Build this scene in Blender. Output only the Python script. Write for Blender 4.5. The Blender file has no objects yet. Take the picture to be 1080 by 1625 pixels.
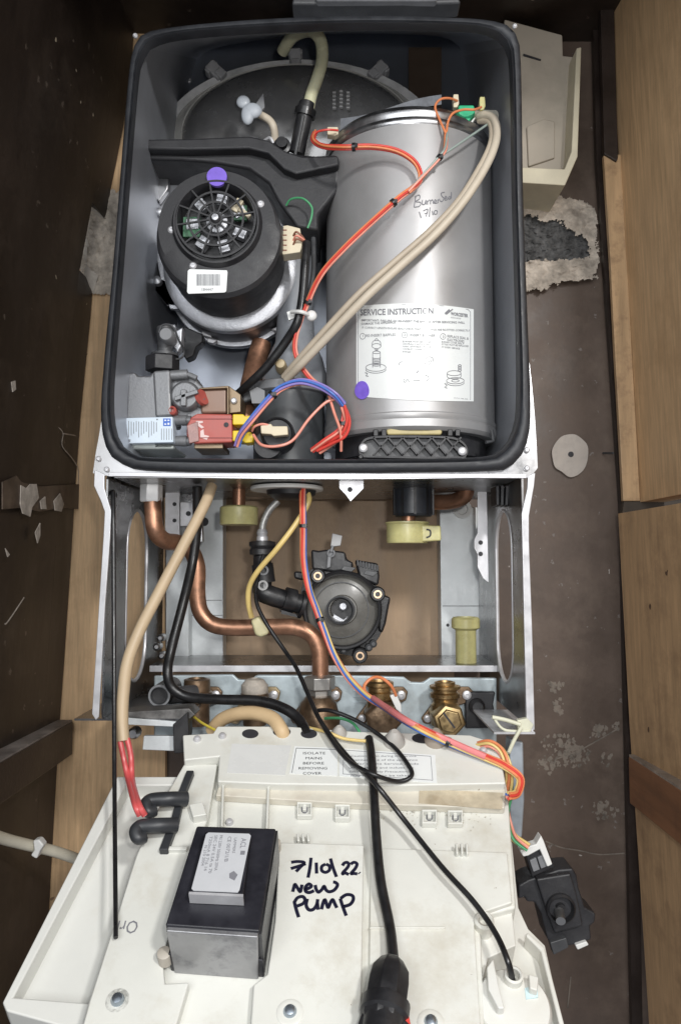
import bpy, bmesh, math, random
from mathutils import Vector, Matrix
random.seed(7)
V = Vector
SC = bpy.context.scene
COL = SC.collection
# ------------------------------------------------------------------ camera, world, lamps, exposure
F = 1228.0; D = 0.78; PITCH = math.atan(88.0 / F)
cd = bpy.data.cameras.new('camera'); cam = bpy.data.objects.new('camera', cd); COL.objects.link(cam)
cam.location = (0, -D, 0); cam.rotation_euler = (math.pi / 2 + PITCH, 0, 0)
cd.sensor_fit = 'VERTICAL'; cd.sensor_height = 36; cd.lens = 36 * F / 1625.0
cd.clip_start = 0.01; cd.clip_end = 50
SC.camera = cam
w = bpy.data.worlds.new('World'); SC.world = w; w.use_nodes = True
w.node_tree.nodes['Background'].inputs[0].default_value = (0.90, 0.93, 1.0, 1)
w.node_tree.nodes['Background'].inputs[1].default_value = 0.34


def area(name, loc, target, sx, sy, power, col):
    l = bpy.data.lights.new(name, 'AREA'); l.shape = 'RECTANGLE'; l.size = sx; l.size_y = sy
    l.energy = power; l.color = col
    o = bpy.data.objects.new(name, l); COL.objects.link(o); o.location = loc
    o.rotation_euler = (V(target) - V(loc)).to_track_quat('-Z', 'Y').to_euler()
    return o


area('window_light', (-0.40, -1.9, 0.55), (0.05, 0.1, 0.02), 1.3, 1.05, 20, (0.965, 0.985, 1.0))
area('room_lamp', (0.60, -1.55, 0.80), (0.05, 0.1, 0.1), 0.14, 0.14, 18, (1.0, 0.985, 0.965))
area('camera_fill', (0.05, -D - 0.03, 0.05), (0.0, 0.1, 0.12), 0.03, 0.03, 1.8, (1.0, 0.985, 0.96))  # added fill beside the camera, lifts the dark upper chamber
SC.view_settings.view_transform = 'Standard'; SC.view_settings.look = 'None'
SC.view_settings.exposure = 0.0; SC.view_settings.gamma = 1.0
SC.render.engine = 'CYCLES'

# ------------------------------------------------------------------ pixel helpers (photo pixels -> points at a given depth)
FW = V((0, math.cos(PITCH), math.sin(PITCH))); UP = V((0, -math.sin(PITCH), math.cos(PITCH))); RT = V((1, 0, 0))
CAM = V((0, -D, 0))


def ray(x, y): return RT * ((x - 540) / F) + UP * ((812.5 - y) / F) + FW


def A(x, y, Y):
    d = ray(x, y); return CAM + d * ((Y + D) / d.y)


def S(Y): return (Y + D) / F * 1.005


HP = A(545, 1170, -0.03)
_d = ray(545, 1625); _e = CAM + _d * 0.508
PV = V((0, _e.y - HP.y, _e.z - HP.z)).normalized(); PN = V((0, PV.z, -PV.y)); PN = PN if PN.z > 0 else -PN
PU = V((1, 0, 0))


def P(x, y, h=0.0):
    d = ray(x, y); o = HP + PN * h
    return CAM + d * ((o - CAM).dot(PN) / d.dot(PN))


def Pv(p): return V(p) if isinstance(p, Vector) else A(*p)


def spline(pts, n=8, closed=False):
    pts = [V(p) for p in pts]; out = []; N = len(pts)
    if N < 3 and not closed: return pts
    rng = range(N if closed else N - 1)
    for i in rng:
        if closed: p0, p1, p2, p3 = pts[i - 1], pts[i], pts[(i + 1) % N], pts[(i + 2) % N]
        else: p0, p1, p2, p3 = pts[max(i - 1, 0)], pts[i], pts[i + 1], pts[min(i + 2, N - 1)]
        for k in range(n):
            t = k / n
            out.append(0.5 * ((2 * p1) + (p2 - p0) * t + (2 * p0 - 5 * p1 + 4 * p2 - p3) * t * t + (3 * p1 - p0 - 3 * p2 + p3) * t ** 3))
    if not closed: out.append(pts[-1])
    return out


# ------------------------------------------------------------------ materials
MATS = {}


def mat(name, col, rough=0.5, metal=0.0, var=0.12, scale=30, bump=0.0, bscale=200, spec=None, trans=0.0, dirt=None, dscale=8, damt=0.5, stretch=None, rvar=0.12, coat=0.0, sss=0.0):
    if name in MATS: return MATS[name]
    m = bpy.data.materials.new(name); m.use_nodes = True; nt = m.node_tree; N = nt.nodes; L = nt.links
    b = N['Principled BSDF']
    tc = N.new('ShaderNodeTexCoord'); src = tc.outputs['Object']
    if stretch:
        mp = N.new('ShaderNodeMapping'); mp.inputs['Scale'].default_value = stretch; L.new(src, mp.inputs[0]); src = mp.outputs[0]
    nz = N.new('ShaderNodeTexNoise'); nz.inputs['Scale'].default_value = scale; nz.inputs['Detail'].default_value = 6; nz.inputs['Roughness'].default_value = 0.65
    L.new(src, nz.inputs['Vector'])
    cr = N.new('ShaderNodeValToRGB'); cr.color_ramp.elements[0].position = 0.3; cr.color_ramp.elements[1].position = 0.7
    lo = [max(0, c * (1 - var * 1.6)) for c in col[:3]]; hi = [min(1, c * (1 + var)) for c in col[:3]]
    cr.color_ramp.elements[0].color = (*lo, 1); cr.color_ramp.elements[1].color = (*hi, 1)
    L.new(nz.outputs[0], cr.inputs[0]); out = cr.outputs[0]
    if dirt:
        n2 = N.new('ShaderNodeTexNoise'); n2.inputs['Scale'].default_value = dscale; n2.inputs['Detail'].default_value = 8; n2.inputs['Roughness'].default_value = 0.7
        L.new(tc.outputs['Object'], n2.inputs['Vector'])
        r2 = N.new('ShaderNodeValToRGB'); r2.color_ramp.elements[0].position = 0.5; r2.color_ramp.elements[1].position = 0.72
        r2.color_ramp.elements[0].color = (0, 0, 0, 1); r2.color_ramp.elements[1].color = (damt, damt, damt, 1)
        L.new(n2.outputs[0], r2.inputs[0])
        mx = N.new('ShaderNodeMixRGB'); mx.inputs[2].default_value = (*dirt, 1)
        L.new(r2.outputs[0], mx.inputs[0]); L.new(out, mx.inputs[1]); out = mx.outputs[0]
    L.new(out, b.inputs['Base Color'])
    mr = N.new('ShaderNodeMapRange'); mr.inputs[1].default_value = 0.3; mr.inputs[2].default_value = 0.7
    mr.inputs[3].default_value = max(0.03, rough - rvar); mr.inputs[4].default_value = min(1, rough + rvar)
    L.new(nz.outputs[0], mr.inputs[0]); L.new(mr.outputs[0], b.inputs['Roughness'])
    b.inputs['Metallic'].default_value = metal
    if spec is not None: b.inputs['Specular IOR Level'].default_value = spec
    if trans: b.inputs['Transmission Weight'].default_value = trans
    if coat: b.inputs['Coat Weight'].default_value = coat
    if sss:
        b.inputs['Subsurface Weight'].default_value = sss; b.inputs['Subsurface Radius'].default_value = (0.004, 0.003, 0.002)
    if bump:
        n3 = N.new('ShaderNodeTexNoise'); n3.inputs['Scale'].default_value = bscale; n3.inputs['Detail'].default_value = 5
        L.new(src, n3.inputs['Vector'])
        bp = N.new('ShaderNodeBump'); bp.inputs['Strength'].default_value = bump; bp.inputs['Distance'].default_value = 0.001
        L.new(n3.outputs[0], bp.inputs['Height']); L.new(bp.outputs[0], b.inputs['Normal'])
    MATS[name] = m
    return m


def specks(m, col, scale=60, thr=0.09, keep=0.72):
    """paint specks and scuffs with a shape of their own"""
    nt = m.node_tree; N = nt.nodes; L = nt.links; b = N['Principled BSDF']
    src = b.inputs['Base Color'].links[0].from_socket
    tc = N.new('ShaderNodeTexCoord')
    vo = N.new('ShaderNodeTexVoronoi'); vo.inputs['Scale'].default_value = scale
    nz = N.new('ShaderNodeTexNoise'); nz.inputs['Scale'].default_value = scale * 3
    mxv = N.new('ShaderNodeMixRGB'); mxv.inputs[0].default_value = 0.012
    L.new(tc.outputs['Object'], mxv.inputs[1]); L.new(tc.outputs['Object'], nz.inputs['Vector']); L.new(nz.outputs['Color'], mxv.inputs[2])
    L.new(mxv.outputs[0], vo.inputs['Vector'])
    lt = N.new('ShaderNodeMath'); lt.operation = 'LESS_THAN'; lt.inputs[1].default_value = thr; L.new(vo.outputs['Distance'], lt.inputs[0])
    sp = N.new('ShaderNodeSeparateColor'); L.new(vo.outputs['Color'], sp.inputs[0])
    gt = N.new('ShaderNodeMath'); gt.operation = 'GREATER_THAN'; gt.inputs[1].default_value = keep; L.new(sp.outputs[0], gt.inputs[0])
    mu = N.new('ShaderNodeMath'); mu.operation = 'MULTIPLY'; L.new(lt.outputs[0], mu.inputs[0]); L.new(gt.outputs[0], mu.inputs[1])
    mx = N.new('ShaderNodeMixRGB'); mx.inputs[2].default_value = (*col, 1); L.new(mu.outputs[0], mx.inputs[0]); L.new(src, mx.inputs[1])
    L.new(mx.outputs[0], b.inputs['Base Color'])


M_DARKWOOD = mat('dark_painted_wood', (0.025, 0.0168, 0.0122), 0.45, var=0.35, scale=9, bump=0.25, bscale=60, dirt=(0.05, 0.036, 0.027), dscale=14, damt=0.7, stretch=(1, 1, 0.35))
specks(M_DARKWOOD, (0.32, 0.27, 0.2), 34, 0.07, 0.86)
specks(M_DARKWOOD, (0.09, 0.07, 0.055), 60, 0.16, 0.8)
M_HARD = mat('brown_hardboard', (0.130, 0.093, 0.072), 0.5, var=0.2, scale=10, bump=0.2, bscale=120, dirt=(0.205, 0.155, 0.12), dscale=11, damt=0.7)
specks(M_HARD, (0.5, 0.46, 0.42), 42, 0.06, 0.80)
specks(M_HARD, (0.22, 0.19, 0.17), 90, 0.2, 0.86)
M_HARD2 = mat('light_hardboard', (0.46, 0.325, 0.21), 0.6, var=0.14, scale=12, bump=0.2, bscale=120, dirt=(0.27, 0.18, 0.115), dscale=11, damt=0.8, stretch=(2, 1, 0.4))
M_PLY = mat('tan_plywood', (0.64, 0.43, 0.24), 0.55, var=0.15, scale=36, bump=0.2, bscale=90, stretch=(5, 5, 0.35), dirt=(0.40, 0.25, 0.13), dscale=9, damt=0.6)
M_PLY2 = mat('board_plywood', (0.54, 0.35, 0.19), 0.5, var=0.16, scale=30, bump=0.15, bscale=90, stretch=(4, 4, 0.35), dirt=(0.26, 0.16, 0.09), dscale=13, damt=0.7)
specks(M_PLY2, (0.12, 0.07, 0.04), 26, 0.1, 0.82)
specks(M_PLY, (0.26, 0.16, 0.09), 30, 0.07, 0.84)
M_BATTEN = mat('reddish_batten', (0.27, 0.125, 0.06), 0.5, var=0.2, scale=12, bump=0.2, stretch=(1, 0.3, 3), dirt=(0.08, 0.04, 0.025), dscale=12)
M_WORN = mat('worn_batten', (0.03, 0.02, 0.016), 0.45, var=0.3, scale=14, bump=0.3)
M_WORNTOP = mat('scraped_paint', (0.20, 0.175, 0.16), 0.6, var=0.35, scale=22, bump=0.4, dirt=(0.03, 0.02, 0.016), dscale=18, damt=0.9)
M_PLASTER = mat('old_plaster', (0.60, 0.53, 0.45), 0.85, var=0.35, scale=40, bump=0.7, bscale=150, dirt=(0.2, 0.17, 0.145), dscale=26, damt=0.8)
M_SOOT = mat('dark_brick', (0.12, 0.12, 0.12), 0.9, var=0.55, scale=60, bump=1.0, bscale=130)
M_PAPER = mat('bare_patch', (0.56, 0.51, 0.46), 0.85, var=0.12, scale=60, bump=0.5, bscale=160, dirt=(0.42, 0.36, 0.31), dscale=30, damt=0.6)
M_RUB = mat('black_rubber', (0.024, 0.026, 0.031), 0.52, var=0.25, scale=40, bump=0.15, bscale=300, spec=0.55)
M_BLK = mat('black_plastic', (0.016, 0.016, 0.018), 0.42, var=0.25, scale=50, bump=0.12, bscale=350, dirt=(0.06, 0.058, 0.055), dscale=30, damt=0.3)
M_BLKM = mat('matt_black_plastic', (0.022, 0.022, 0.025), 0.5, var=0.2, scale=60, bump=0.2, bscale=500, dirt=(0.05, 0.05, 0.05), dscale=25, damt=0.35)
M_CABLE = mat('black_cable', (0.013, 0.013, 0.014), 0.35, var=0.2, scale=80, bump=0.1, bscale=400, spec=0.5)
M_DGREY = mat('dark_grey_plastic', (0.06, 0.062, 0.066), 0.45, var=0.2, scale=40, bump=0.15, bscale=300)
M_MGREY = mat('mid_grey_plastic', (0.20, 0.205, 0.215), 0.45, var=0.12, scale=30, bump=0.1, bscale=300)
M_LGREY = mat('light_grey_plastic', (0.42, 0.42, 0.42), 0.5, var=0.1, scale=40)
M_STEEL = mat('sheet_steel', (0.42, 0.42, 0.43), 0.34, 1.0, var=0.14, scale=25, bump=0.05, bscale=150, dirt=(0.3, 0.29, 0.27), dscale=14, damt=0.5)
M_LINER = mat('liner_steel', (0.44, 0.47, 0.53), 0.33, 0.85, var=0.06, scale=6, bump=0.03, bscale=60, rvar=0.04)
M_WEB = mat('bracket_steel', (0.26, 0.26, 0.265), 0.3, 1.0, var=0.25, scale=14, bump=0.1, bscale=60, dirt=(0.16, 0.15, 0.14), dscale=16, damt=0.7)
M_BRIGHT = mat('bright_zinc', (0.60, 0.60, 0.62), 0.4, 0.45, var=0.1, scale=40)
M_ALU = mat('cast_aluminium', (0.50, 0.51, 0.54), 0.45, 0.75, var=0.15, scale=60, bump=0.3, bscale=400)
M_INOX = mat('brushed_stainless', (0.40, 0.395, 0.395), 0.42, 0.45, var=0.05, scale=12, bump=0.05, bscale=60, rvar=0.08, dirt=(0.33, 0.325, 0.32), dscale=9, damt=0.7)
M_CAST = mat('grey_cast_body', (0.235, 0.24, 0.25), 0.5, 0.5, var=0.15, scale=60, bump=0.3, bscale=450)
M_COPPER = mat('copper_pipe', (0.46, 0.245, 0.155), 0.42, 0.75, var=0.3, scale=28, bump=0.08, dirt=(0.12, 0.075, 0.05), dscale=30, damt=0.95)
M_BRASS = mat('old_brass', (0.42, 0.28, 0.13), 0.35, 0.9, var=0.3, scale=60, bump=0.2, bscale=300, dirt=(0.16, 0.10, 0.055), dscale=40, damt=0.8)
M_BRASSD = mat('dark_brass', (0.20, 0.135, 0.085), 0.42, 0.75, var=0.3, scale=60, bump=0.3, bscale=300)
M_ZPLATE = mat('pale_blue_steel', (0.46, 0.53, 0.56), 0.42, 0.35, var=0.14, scale=30, bump=0.1, dirt=(0.26, 0.27, 0.26), dscale=18, damt=0.6)
M_UPR = mat('galvanised_upright', (0.66, 0.69, 0.70), 0.42, 0.3, var=0.12, scale=18, bump=0.05, dirt=(0.42, 0.43, 0.43), dscale=12, damt=0.5)
M_CREAM = mat('cream_plastic', (0.68, 0.68, 0.63), 0.4, var=0.045, scale=9, bump=0.08, bscale=300, dirt=(0.52, 0.49, 0.41), dscale=14, damt=0.85, rvar=0.12)
M_CREAM2 = mat('cream_plastic_tray', (0.70, 0.70, 0.66), 0.37, var=0.04, scale=8, bump=0.05, bscale=300, rvar=0.1, dirt=(0.53, 0.50, 0.42), dscale=8, damt=0.5)
specks(M_CREAM, (0.30, 0.26, 0.2), 70, 0.05, 0.9)
M_STAIN = mat('brown_stained_plastic', (0.52, 0.45, 0.33), 0.5, var=0.2, scale=40, dirt=(0.30, 0.22, 0.13), dscale=45, damt=0.6)
M_STEP = mat('shaded_cream_plastic', (0.62, 0.585, 0.50), 0.45, var=0.1, scale=22, dirt=(0.50, 0.44, 0.36), dscale=30, damt=0.6)  # browner cream puts the flap step's shading into its colour, with dirt blotches
M_BEIGE = mat('beige_rubber_hose', (0.56, 0.49, 0.39), 0.5, var=0.06, scale=30, bump=0.05, dirt=(0.42, 0.35, 0.26), dscale=20, damt=0.4)
M_BEIGE2 = mat('tan_rubber_hose', (0.52, 0.40, 0.26), 0.5, var=0.06, scale=30, bump=0.05, dirt=(0.40, 0.29, 0.18), dscale=20, damt=0.4)
M_YCAP = mat('yellow_nylon', (0.60, 0.56, 0.26), 0.35, var=0.1, scale=40, sss=0.25, dirt=(0.30, 0.26, 0.12), dscale=32, damt=0.7)
M_CLEAR = mat('milky_tube', (0.56, 0.55, 0.38), 0.25, var=0.1, scale=30, sss=0.3, spec=0.6)
M_WHITE = mat('white_plastic', (0.72, 0.72, 0.70), 0.4, var=0.04, scale=40)
M_IVORY = mat('ivory_connector', (0.66, 0.58, 0.42), 0.45, var=0.08, scale=40)
M_STICK = mat('white_sticker', (0.76, 0.78, 0.77), 0.3, var=0.025, scale=20, rvar=0.05, coat=0.2)
M_STICKB = mat('pale_blue_sticker', (0.62, 0.71, 0.80), 0.35, var=0.05, scale=30)
M_STICKG = mat('silver_sticker', (0.50, 0.51, 0.53), 0.35, var=0.05, scale=30)
M_STICKC = mat('clear_sticker', (0.64, 0.645, 0.63), 0.3, var=0.03, scale=30)
M_PURPLE = mat('purple_dot', (0.20, 0.12, 0.62), 0.5, var=0.1, scale=120)
M_INK = mat('black_print', (0.03, 0.03, 0.035), 0.6, var=0.1)
M_INKG = mat('grey_print', (0.20, 0.20, 0.22), 0.6, var=0.1)
M_INKS = mat('faded_ink', (0.17, 0.17, 0.19), 0.5, var=0.1)
M_MARK = mat('marker_ink', (0.012, 0.012, 0.03), 0.35, var=0.1)
M_BLUEP = mat('blue_print', (0.06, 0.16, 0.55), 0.5, var=0.1)
M_RED = mat('red_wire', (0.66, 0.06, 0.045), 0.4, var=0.12, scale=40)
M_PINK = mat('salmon_wire', (0.78, 0.30, 0.22), 0.4, var=0.1, scale=40)
M_ORANGE = mat('orange_wire', (0.72, 0.24, 0.10), 0.4, var=0.1, scale=40)
M_YEL = mat('yellow_wire', (0.72, 0.54, 0.20), 0.4, var=0.1, scale=40)
M_BLU = mat('blue_wire', (0.06, 0.16, 0.52), 0.4, var=0.1, scale=40)
M_VIO = mat('violet_wire', (0.26, 0.20, 0.50), 0.4, var=0.1, scale=40)
M_GRNW = mat('green_wire', (0.07, 0.32, 0.14), 0.4, var=0.1, scale=40)
M_GYW = mat('grey_green_wire', (0.30, 0.36, 0.33), 0.4, var=0.1, scale=40)
M_BRNW = mat('brown_wire', (0.25, 0.10, 0.06), 0.4, var=0.1, scale=40)
M_REDSL = mat('red_sleeve', (0.62, 0.10, 0.10), 0.35, var=0.1, scale=30)
M_SOLR = mat('red_solenoid', (0.46, 0.10, 0.08), 0.42, var=0.14, scale=40, dirt=(0.30, 0.07, 0.06), dscale=40)
M_SOLB = mat('brown_solenoid', (0.24, 0.15, 0.11), 0.42, 0.2, var=0.15, scale=40)
M_YPLUG = mat('yellow_plug', (0.78, 0.55, 0.02), 0.4, var=0.05, scale=40)
M_GREEN = mat('green_sensor', (0.03, 0.42, 0.20), 0.4, var=0.08, scale=60)
M_PCB = mat('green_pcb', (0.05, 0.16, 0.08), 0.4, var=0.3, scale=90)
M_LAM = mat('laminated_steel', (0.36, 0.36, 0.37), 0.4, 0.7, var=0.2, scale=14, bump=0.1, bscale=200, stretch=(1, 1, 1), dirt=(0.10, 0.10, 0.11), dscale=24, damt=0.9)
M_TRBLK = mat('transformer_black', (0.018, 0.018, 0.024), 0.4, var=0.25, scale=40, bump=0.1, bscale=300)
M_PUMP = mat('pump_grey_plastic', (0.14, 0.135, 0.122), 0.3, var=0.2, scale=30, bump=0.08, bscale=200, dirt=(0.12, 0.115, 0.105), dscale=20, damt=0.6)
M_FELT = mat('grey_gasket', (0.17, 0.18, 0.20), 0.7, var=0.25, scale=60, bump=0.5, bscale=300)
M_VESSEL = mat('vessel_black', (0.24, 0.24, 0.242), 0.24, 0.5, var=0.2, scale=20, bump=0.05)
M_RIM = mat('vessel_rim', (0.70, 0.70, 0.70), 0.45, 0.1, var=0.2, scale=30)
M_CARD = mat('grey_cream_box', (0.45, 0.40, 0.33), 0.7, var=0.12, scale=20, bump=0.1, dirt=(0.30, 0.26, 0.21), dscale=10, damt=0.6)
M_CARDE = mat('cream_box_edge', (0.62, 0.57, 0.43), 0.6, var=0.1, scale=20)

# ------------------------------------------------------------------ builders


class M:
    def __init__(s): s.v = []; s.f = []

    def add(s, vs, fs):
        o = len(s.v); s.v += [V(v) for v in vs]; s.f += [[i + o for i in f] for f in fs]; return s

    def prism(s, pts, vec):
        n = len(pts); vec = V(vec); a = [V(p) for p in pts]; b = [p + vec for p in a]
        return s.add(a + b, [list(range(n)), list(range(2 * n - 1, n - 1, -1))] + [[i, i + n, (i + 1) % n + n, (i + 1) % n] for i in range(n)])

    def pp(s, px, Y, dep): return s.prism([A(x, y, Y) for x, y in px], (0, dep, 0))

    def panel(s, px, h1, h0): return s.prism([P(x, y, h1) for x, y in px], PN * (h0 - h1))

    def ring(s, outer, inner, vec):
        n = len(outer); vec = V(vec); a = [V(p) for p in outer]; b = [V(p) for p in inner]
        vs = a + b + [p + vec for p in a] + [p + vec for p in b]; fs = []
        for i in range(n):
            j = (i + 1) % n
            fs += [[i, j, n + j, n + i], [2 * n + j, 2 * n + i, 3 * n + i, 3 * n + j], [j, i, 2 * n + i, 2 * n + j], [n + i, n + j, 3 * n + j, 3 * n + i]]
        return s.add(vs, fs)

    def tube(s, pts, r, seg=10, sm=8):
        pts = spline([Pv(p) for p in pts], sm) if sm else [Pv(p) for p in pts]
        n = len(pts); rr = r if isinstance(r, (list, tuple)) else [r] * n
        if len(rr) != n: rr = [rr[0] + (rr[-1] - rr[0]) * i / (n - 1) for i in range(n)]
        vs = []; up = None
        for i, p in enumerate(pts):
            t = (pts[min(i + 1, n - 1)] - pts[max(i - 1, 0)])
            t = t.normalized() if t.length > 1e-9 else V((0, 0, 1))
            if up is None:
                up = V((0, -1, 0.1)); up = V((1, 0, 0)) if abs(up.normalized().dot(t)) > 0.95 else up
            u = (up - t * up.dot(t)).normalized(); v = t.cross(u); up = u
            vs += [p + (u * math.cos(2 * math.pi * k / seg) + v * math.sin(2 * math.pi * k / seg)) * rr[i] for k in range(seg)]
        fs = [[i * seg + k, i * seg + (k + 1) % seg, (i + 1) * seg + (k + 1) % seg, (i + 1) * seg + k] for i in range(n - 1) for k in range(seg)]
        fs += [list(range(seg - 1, -1, -1)), list(range((n - 1) * seg, n * seg))]
        return s.add(vs, fs)

    def lathe(s, prof, o, ax, seg=48, ph=0.0, ref=None, loop=False):
        o = V(o); ax = V(ax).normalized(); r0 = V(ref) if ref else (V((1, 0, 0)) if abs(ax.x) < 0.9 else V((0, 0, 1)))
        u = (r0 - ax * r0.dot(ax)).normalized(); v = ax.cross(u); n = len(prof); vs = []
        for r, h in prof:
            vs += [o + ax * h + (u * math.cos(ph + 2 * math.pi * k / seg) + v * math.sin(ph + 2 * math.pi * k / seg)) * max(r, 1e-5) for k in range(seg)]
        fs = [[i * seg + k, i * seg + (k + 1) % seg, (i + 1) % n * seg + (k + 1) % seg, (i + 1) % n * seg + k] for i in range(n if loop else n - 1) for k in range(seg)]
        if not loop: fs += [list(range(seg - 1, -1, -1)), list(range((n - 1) * seg, n * seg))]
        return s.add(vs, fs)

    def ly(s, x, y, Y, prof, seg=48, ph=0.0, loop=False):           # axis along depth, radii in photo pixels, offsets in metres (towards the wall)
        k = S(Y); return s.lathe([(r * k, h) for r, h in prof], A(x, y, Y), (0, 1, 0), seg, ph, None, loop)

    def lz(s, x, Y, prof, seg=48, ph=0.0):              # upright axis, (radius px, photo row)
        k = S(Y); o = A(x, prof[0][1], Y)
        return s.lathe([(r * k, A(x, y, Y).z - o.z) for r, y in prof], o, (0, 0, 1), seg, ph)

    def lp(s, x, y, prof, seg=32, ph=0.0, h=0.0):       # axis along panel normal; radii and heights in metres
        return s.lathe(prof, P(x, y, h), PN, seg, ph)

    def box(s, c, ex, ey, ez, ax=None):
        ax = ax or (V((1, 0, 0)), V((0, 1, 0)), V((0, 0, 1))); c = V(c)
        vs = [c + ax[0] * (i * ex / 2) + ax[1] * (j * ey / 2) + ax[2] * (k * ez / 2) for i in (-1, 1) for j in (-1, 1) for k in (-1, 1)]
        return s.add(vs, [[0, 1, 3, 2], [4, 6, 7, 5], [0, 4, 5, 1], [2, 3, 7, 6], [0, 2, 6, 4], [1, 5, 7, 3]])

    def bx(s, x0, y0, x1, y1, Y, dep): return s.pp([(x0, y0), (x1, y0), (x1, y1), (x0, y1)], Y, dep)

    def ball(s, c, r, sc=(1, 1, 1), seg=16):
        prof = [(math.sin(math.pi * i / 10), -math.cos(math.pi * i / 10)) for i in range(11)]
        o = len(s.v); s.lathe([(a * r, b * r) for a, b in prof], (0, 0, 0), (0, 0, 1), seg)
        for i in range(o, len(s.v)): q = s.v[i]; s.v[i] = V((q.x * sc[0], q.y * sc[1], q.z * sc[2])) + V(c)
        return s

    def ribbon(s, pts, nrm, wd, sm=6):
        pts = spline(pts, sm) if sm and len(pts) > 2 else [V(p) for p in pts]; n = len(pts); vs = []; nrm = V(nrm)
        for i, p in enumerate(pts):
            t = (pts[min(i + 1, n - 1)] - pts[max(i - 1, 0)]).normalized(); u = t.cross(nrm).normalized()
            vs += [p + u * wd / 2, p - u * wd / 2, p - u * wd / 2 - nrm * 0.0003, p + u * wd / 2 - nrm * 0.0003]
        fs = []
        for i in range(n - 1):
            a = i * 4; b = a + 4
            fs += [[a + k, a + (k + 1) % 4, b + (k + 1) % 4, b + k] for k in range(4)]
        fs += [[3, 2, 1, 0], [n * 4 - 4, n * 4 - 3, n * 4 - 2, n * 4 - 1]]
        return s.add(vs, fs)

    def each(s, name, m, parent=None, bevel=0.0, **kw):
        """every separate piece becomes a mesh of its own"""
        par = list(range(len(s.v)))

        def find(i):
            while par[i] != i: par[i] = par[par[i]]; i = par[i]
            return i
        for f in s.f:
            for i in f[1:]: par[find(i)] = find(f[0])
        gr = {}
        for f in s.f: gr.setdefault(find(f[0]), []).append(f)
        res = []
        for fs in gr.values():
            ids = sorted({i for f in fs for i in f}); mp = {i: k for k, i in enumerate(ids)}
            q = M(); q.v = [s.v[i] for i in ids]; q.f = [[mp[i] for i in f] for f in fs]
            res.append(q.build(name, m, parent, bevel, **kw))
        return res

    def build(s, name, m, parent=None, bevel=0.0, label=None, smooth=True, ang=35, seg=2):
        if parent is None:
            mn = min(v.z for v in s.v); cx = sum(v.x for v in s.v) / len(s.v); cy = sum(v.y for v in s.v) / len(s.v); off = V((cx, cy, mn))
        else:
            r = parent
            while r.parent: r = r.parent
            off = r.location.copy()
        me = bpy.data.meshes.new(name); bm = bmesh.new()
        vs = [bm.verts.new(v - off) for v in s.v]
        for f in s.f:
            try: bm.faces.new([vs[i] for i in f])
            except ValueError: pass
        bmesh.ops.recalc_face_normals(bm, faces=bm.faces)
        for f in bm.faces: f.smooth = smooth
        if not bevel:
            lim = math.radians(ang)
            for e in bm.edges:
                e.smooth = len(e.link_faces) == 2 and e.calc_face_angle(3.2) < lim
        bm.to_mesh(me); bm.free()
        if isinstance(m, (list, tuple)):
            for q in m: me.materials.append(q)
        else: me.materials.append(m)
        o = bpy.data.objects.new(name, me); COL.objects.link(o)
        if parent is None: o.location = off
        else: o.parent = parent
        if label: o['label'] = label
        if bevel:
            b = o.modifiers.new('bevel', 'BEVEL'); b.width = bevel; b.segments = seg; b.limit_method = 'ANGLE'; b.angle_limit = math.radians(ang); b.harden_normals = True
        return o


def thing(name, label, cat, loc, group=None):
    o = bpy.data.objects.new(name, None); COL.objects.link(o); o.location = Pv(loc); o.empty_display_size = 0.02
    o['label'] = label; o['category'] = cat
    if group: o['group'] = group
    return o


def tag(o, label, cat, group=None):
    o['label'] = label; o['category'] = cat
    if group: o['group'] = group
    return o


def struct(o): o['kind'] = 'structure'; return o


def text_polys(txt, size, bold=0.0):
    cu = bpy.data.curves.new('txt', 'FONT'); cu.body = txt; cu.size = size; cu.resolution_u = 2; cu.offset = bold
    ob = bpy.data.objects.new('txt', cu); COL.objects.link(ob)
    me = bpy.data.meshes.new_from_object(ob)
    vs = [v.co.copy() for v in me.vertices]; fs = [list(p.vertices) for p in me.polygons]
    bpy.data.objects.remove(ob); bpy.data.curves.remove(cu); bpy.data.meshes.remove(me)
    return vs, fs


def put_text(m, txt, size, fn, bold=0.0, width=None):
    """fn maps flat text coordinates to a point in the place; width squeezes the line to that length"""
    vs, fs = text_polys(txt, size, bold)
    if not vs: return
    k = width / max(v.x for v in vs) if width else 1.0
    m.add([fn(v.x * k, v.y) for v in vs], fs)


def ptext(m, txt, x0, y0, size_px, width_px, h, rot=0):
    """text on the control panel; (x0,y0) photo pixel of its start, width in pixels along its line"""
    o = P(x0, y0, h); k = (P(x0 + 100, y0, h) - o).length / 100
    ux, uy = {0: (PU, -PV), 90: (PV, PU), 180: (-PU, PV)}[rot]
    kk = k if rot != 90 else (P(x0, y0 + 100, h) - o).length / 100
    put_text(m, txt, size_px * k * 1.35, lambda a, b: o + ux * a + uy * b, 0.0, width_px * kk)


def closed_px(pts, Y, n=6): return spline([A(x, y, Y) for x, y in pts], n, True)


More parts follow.
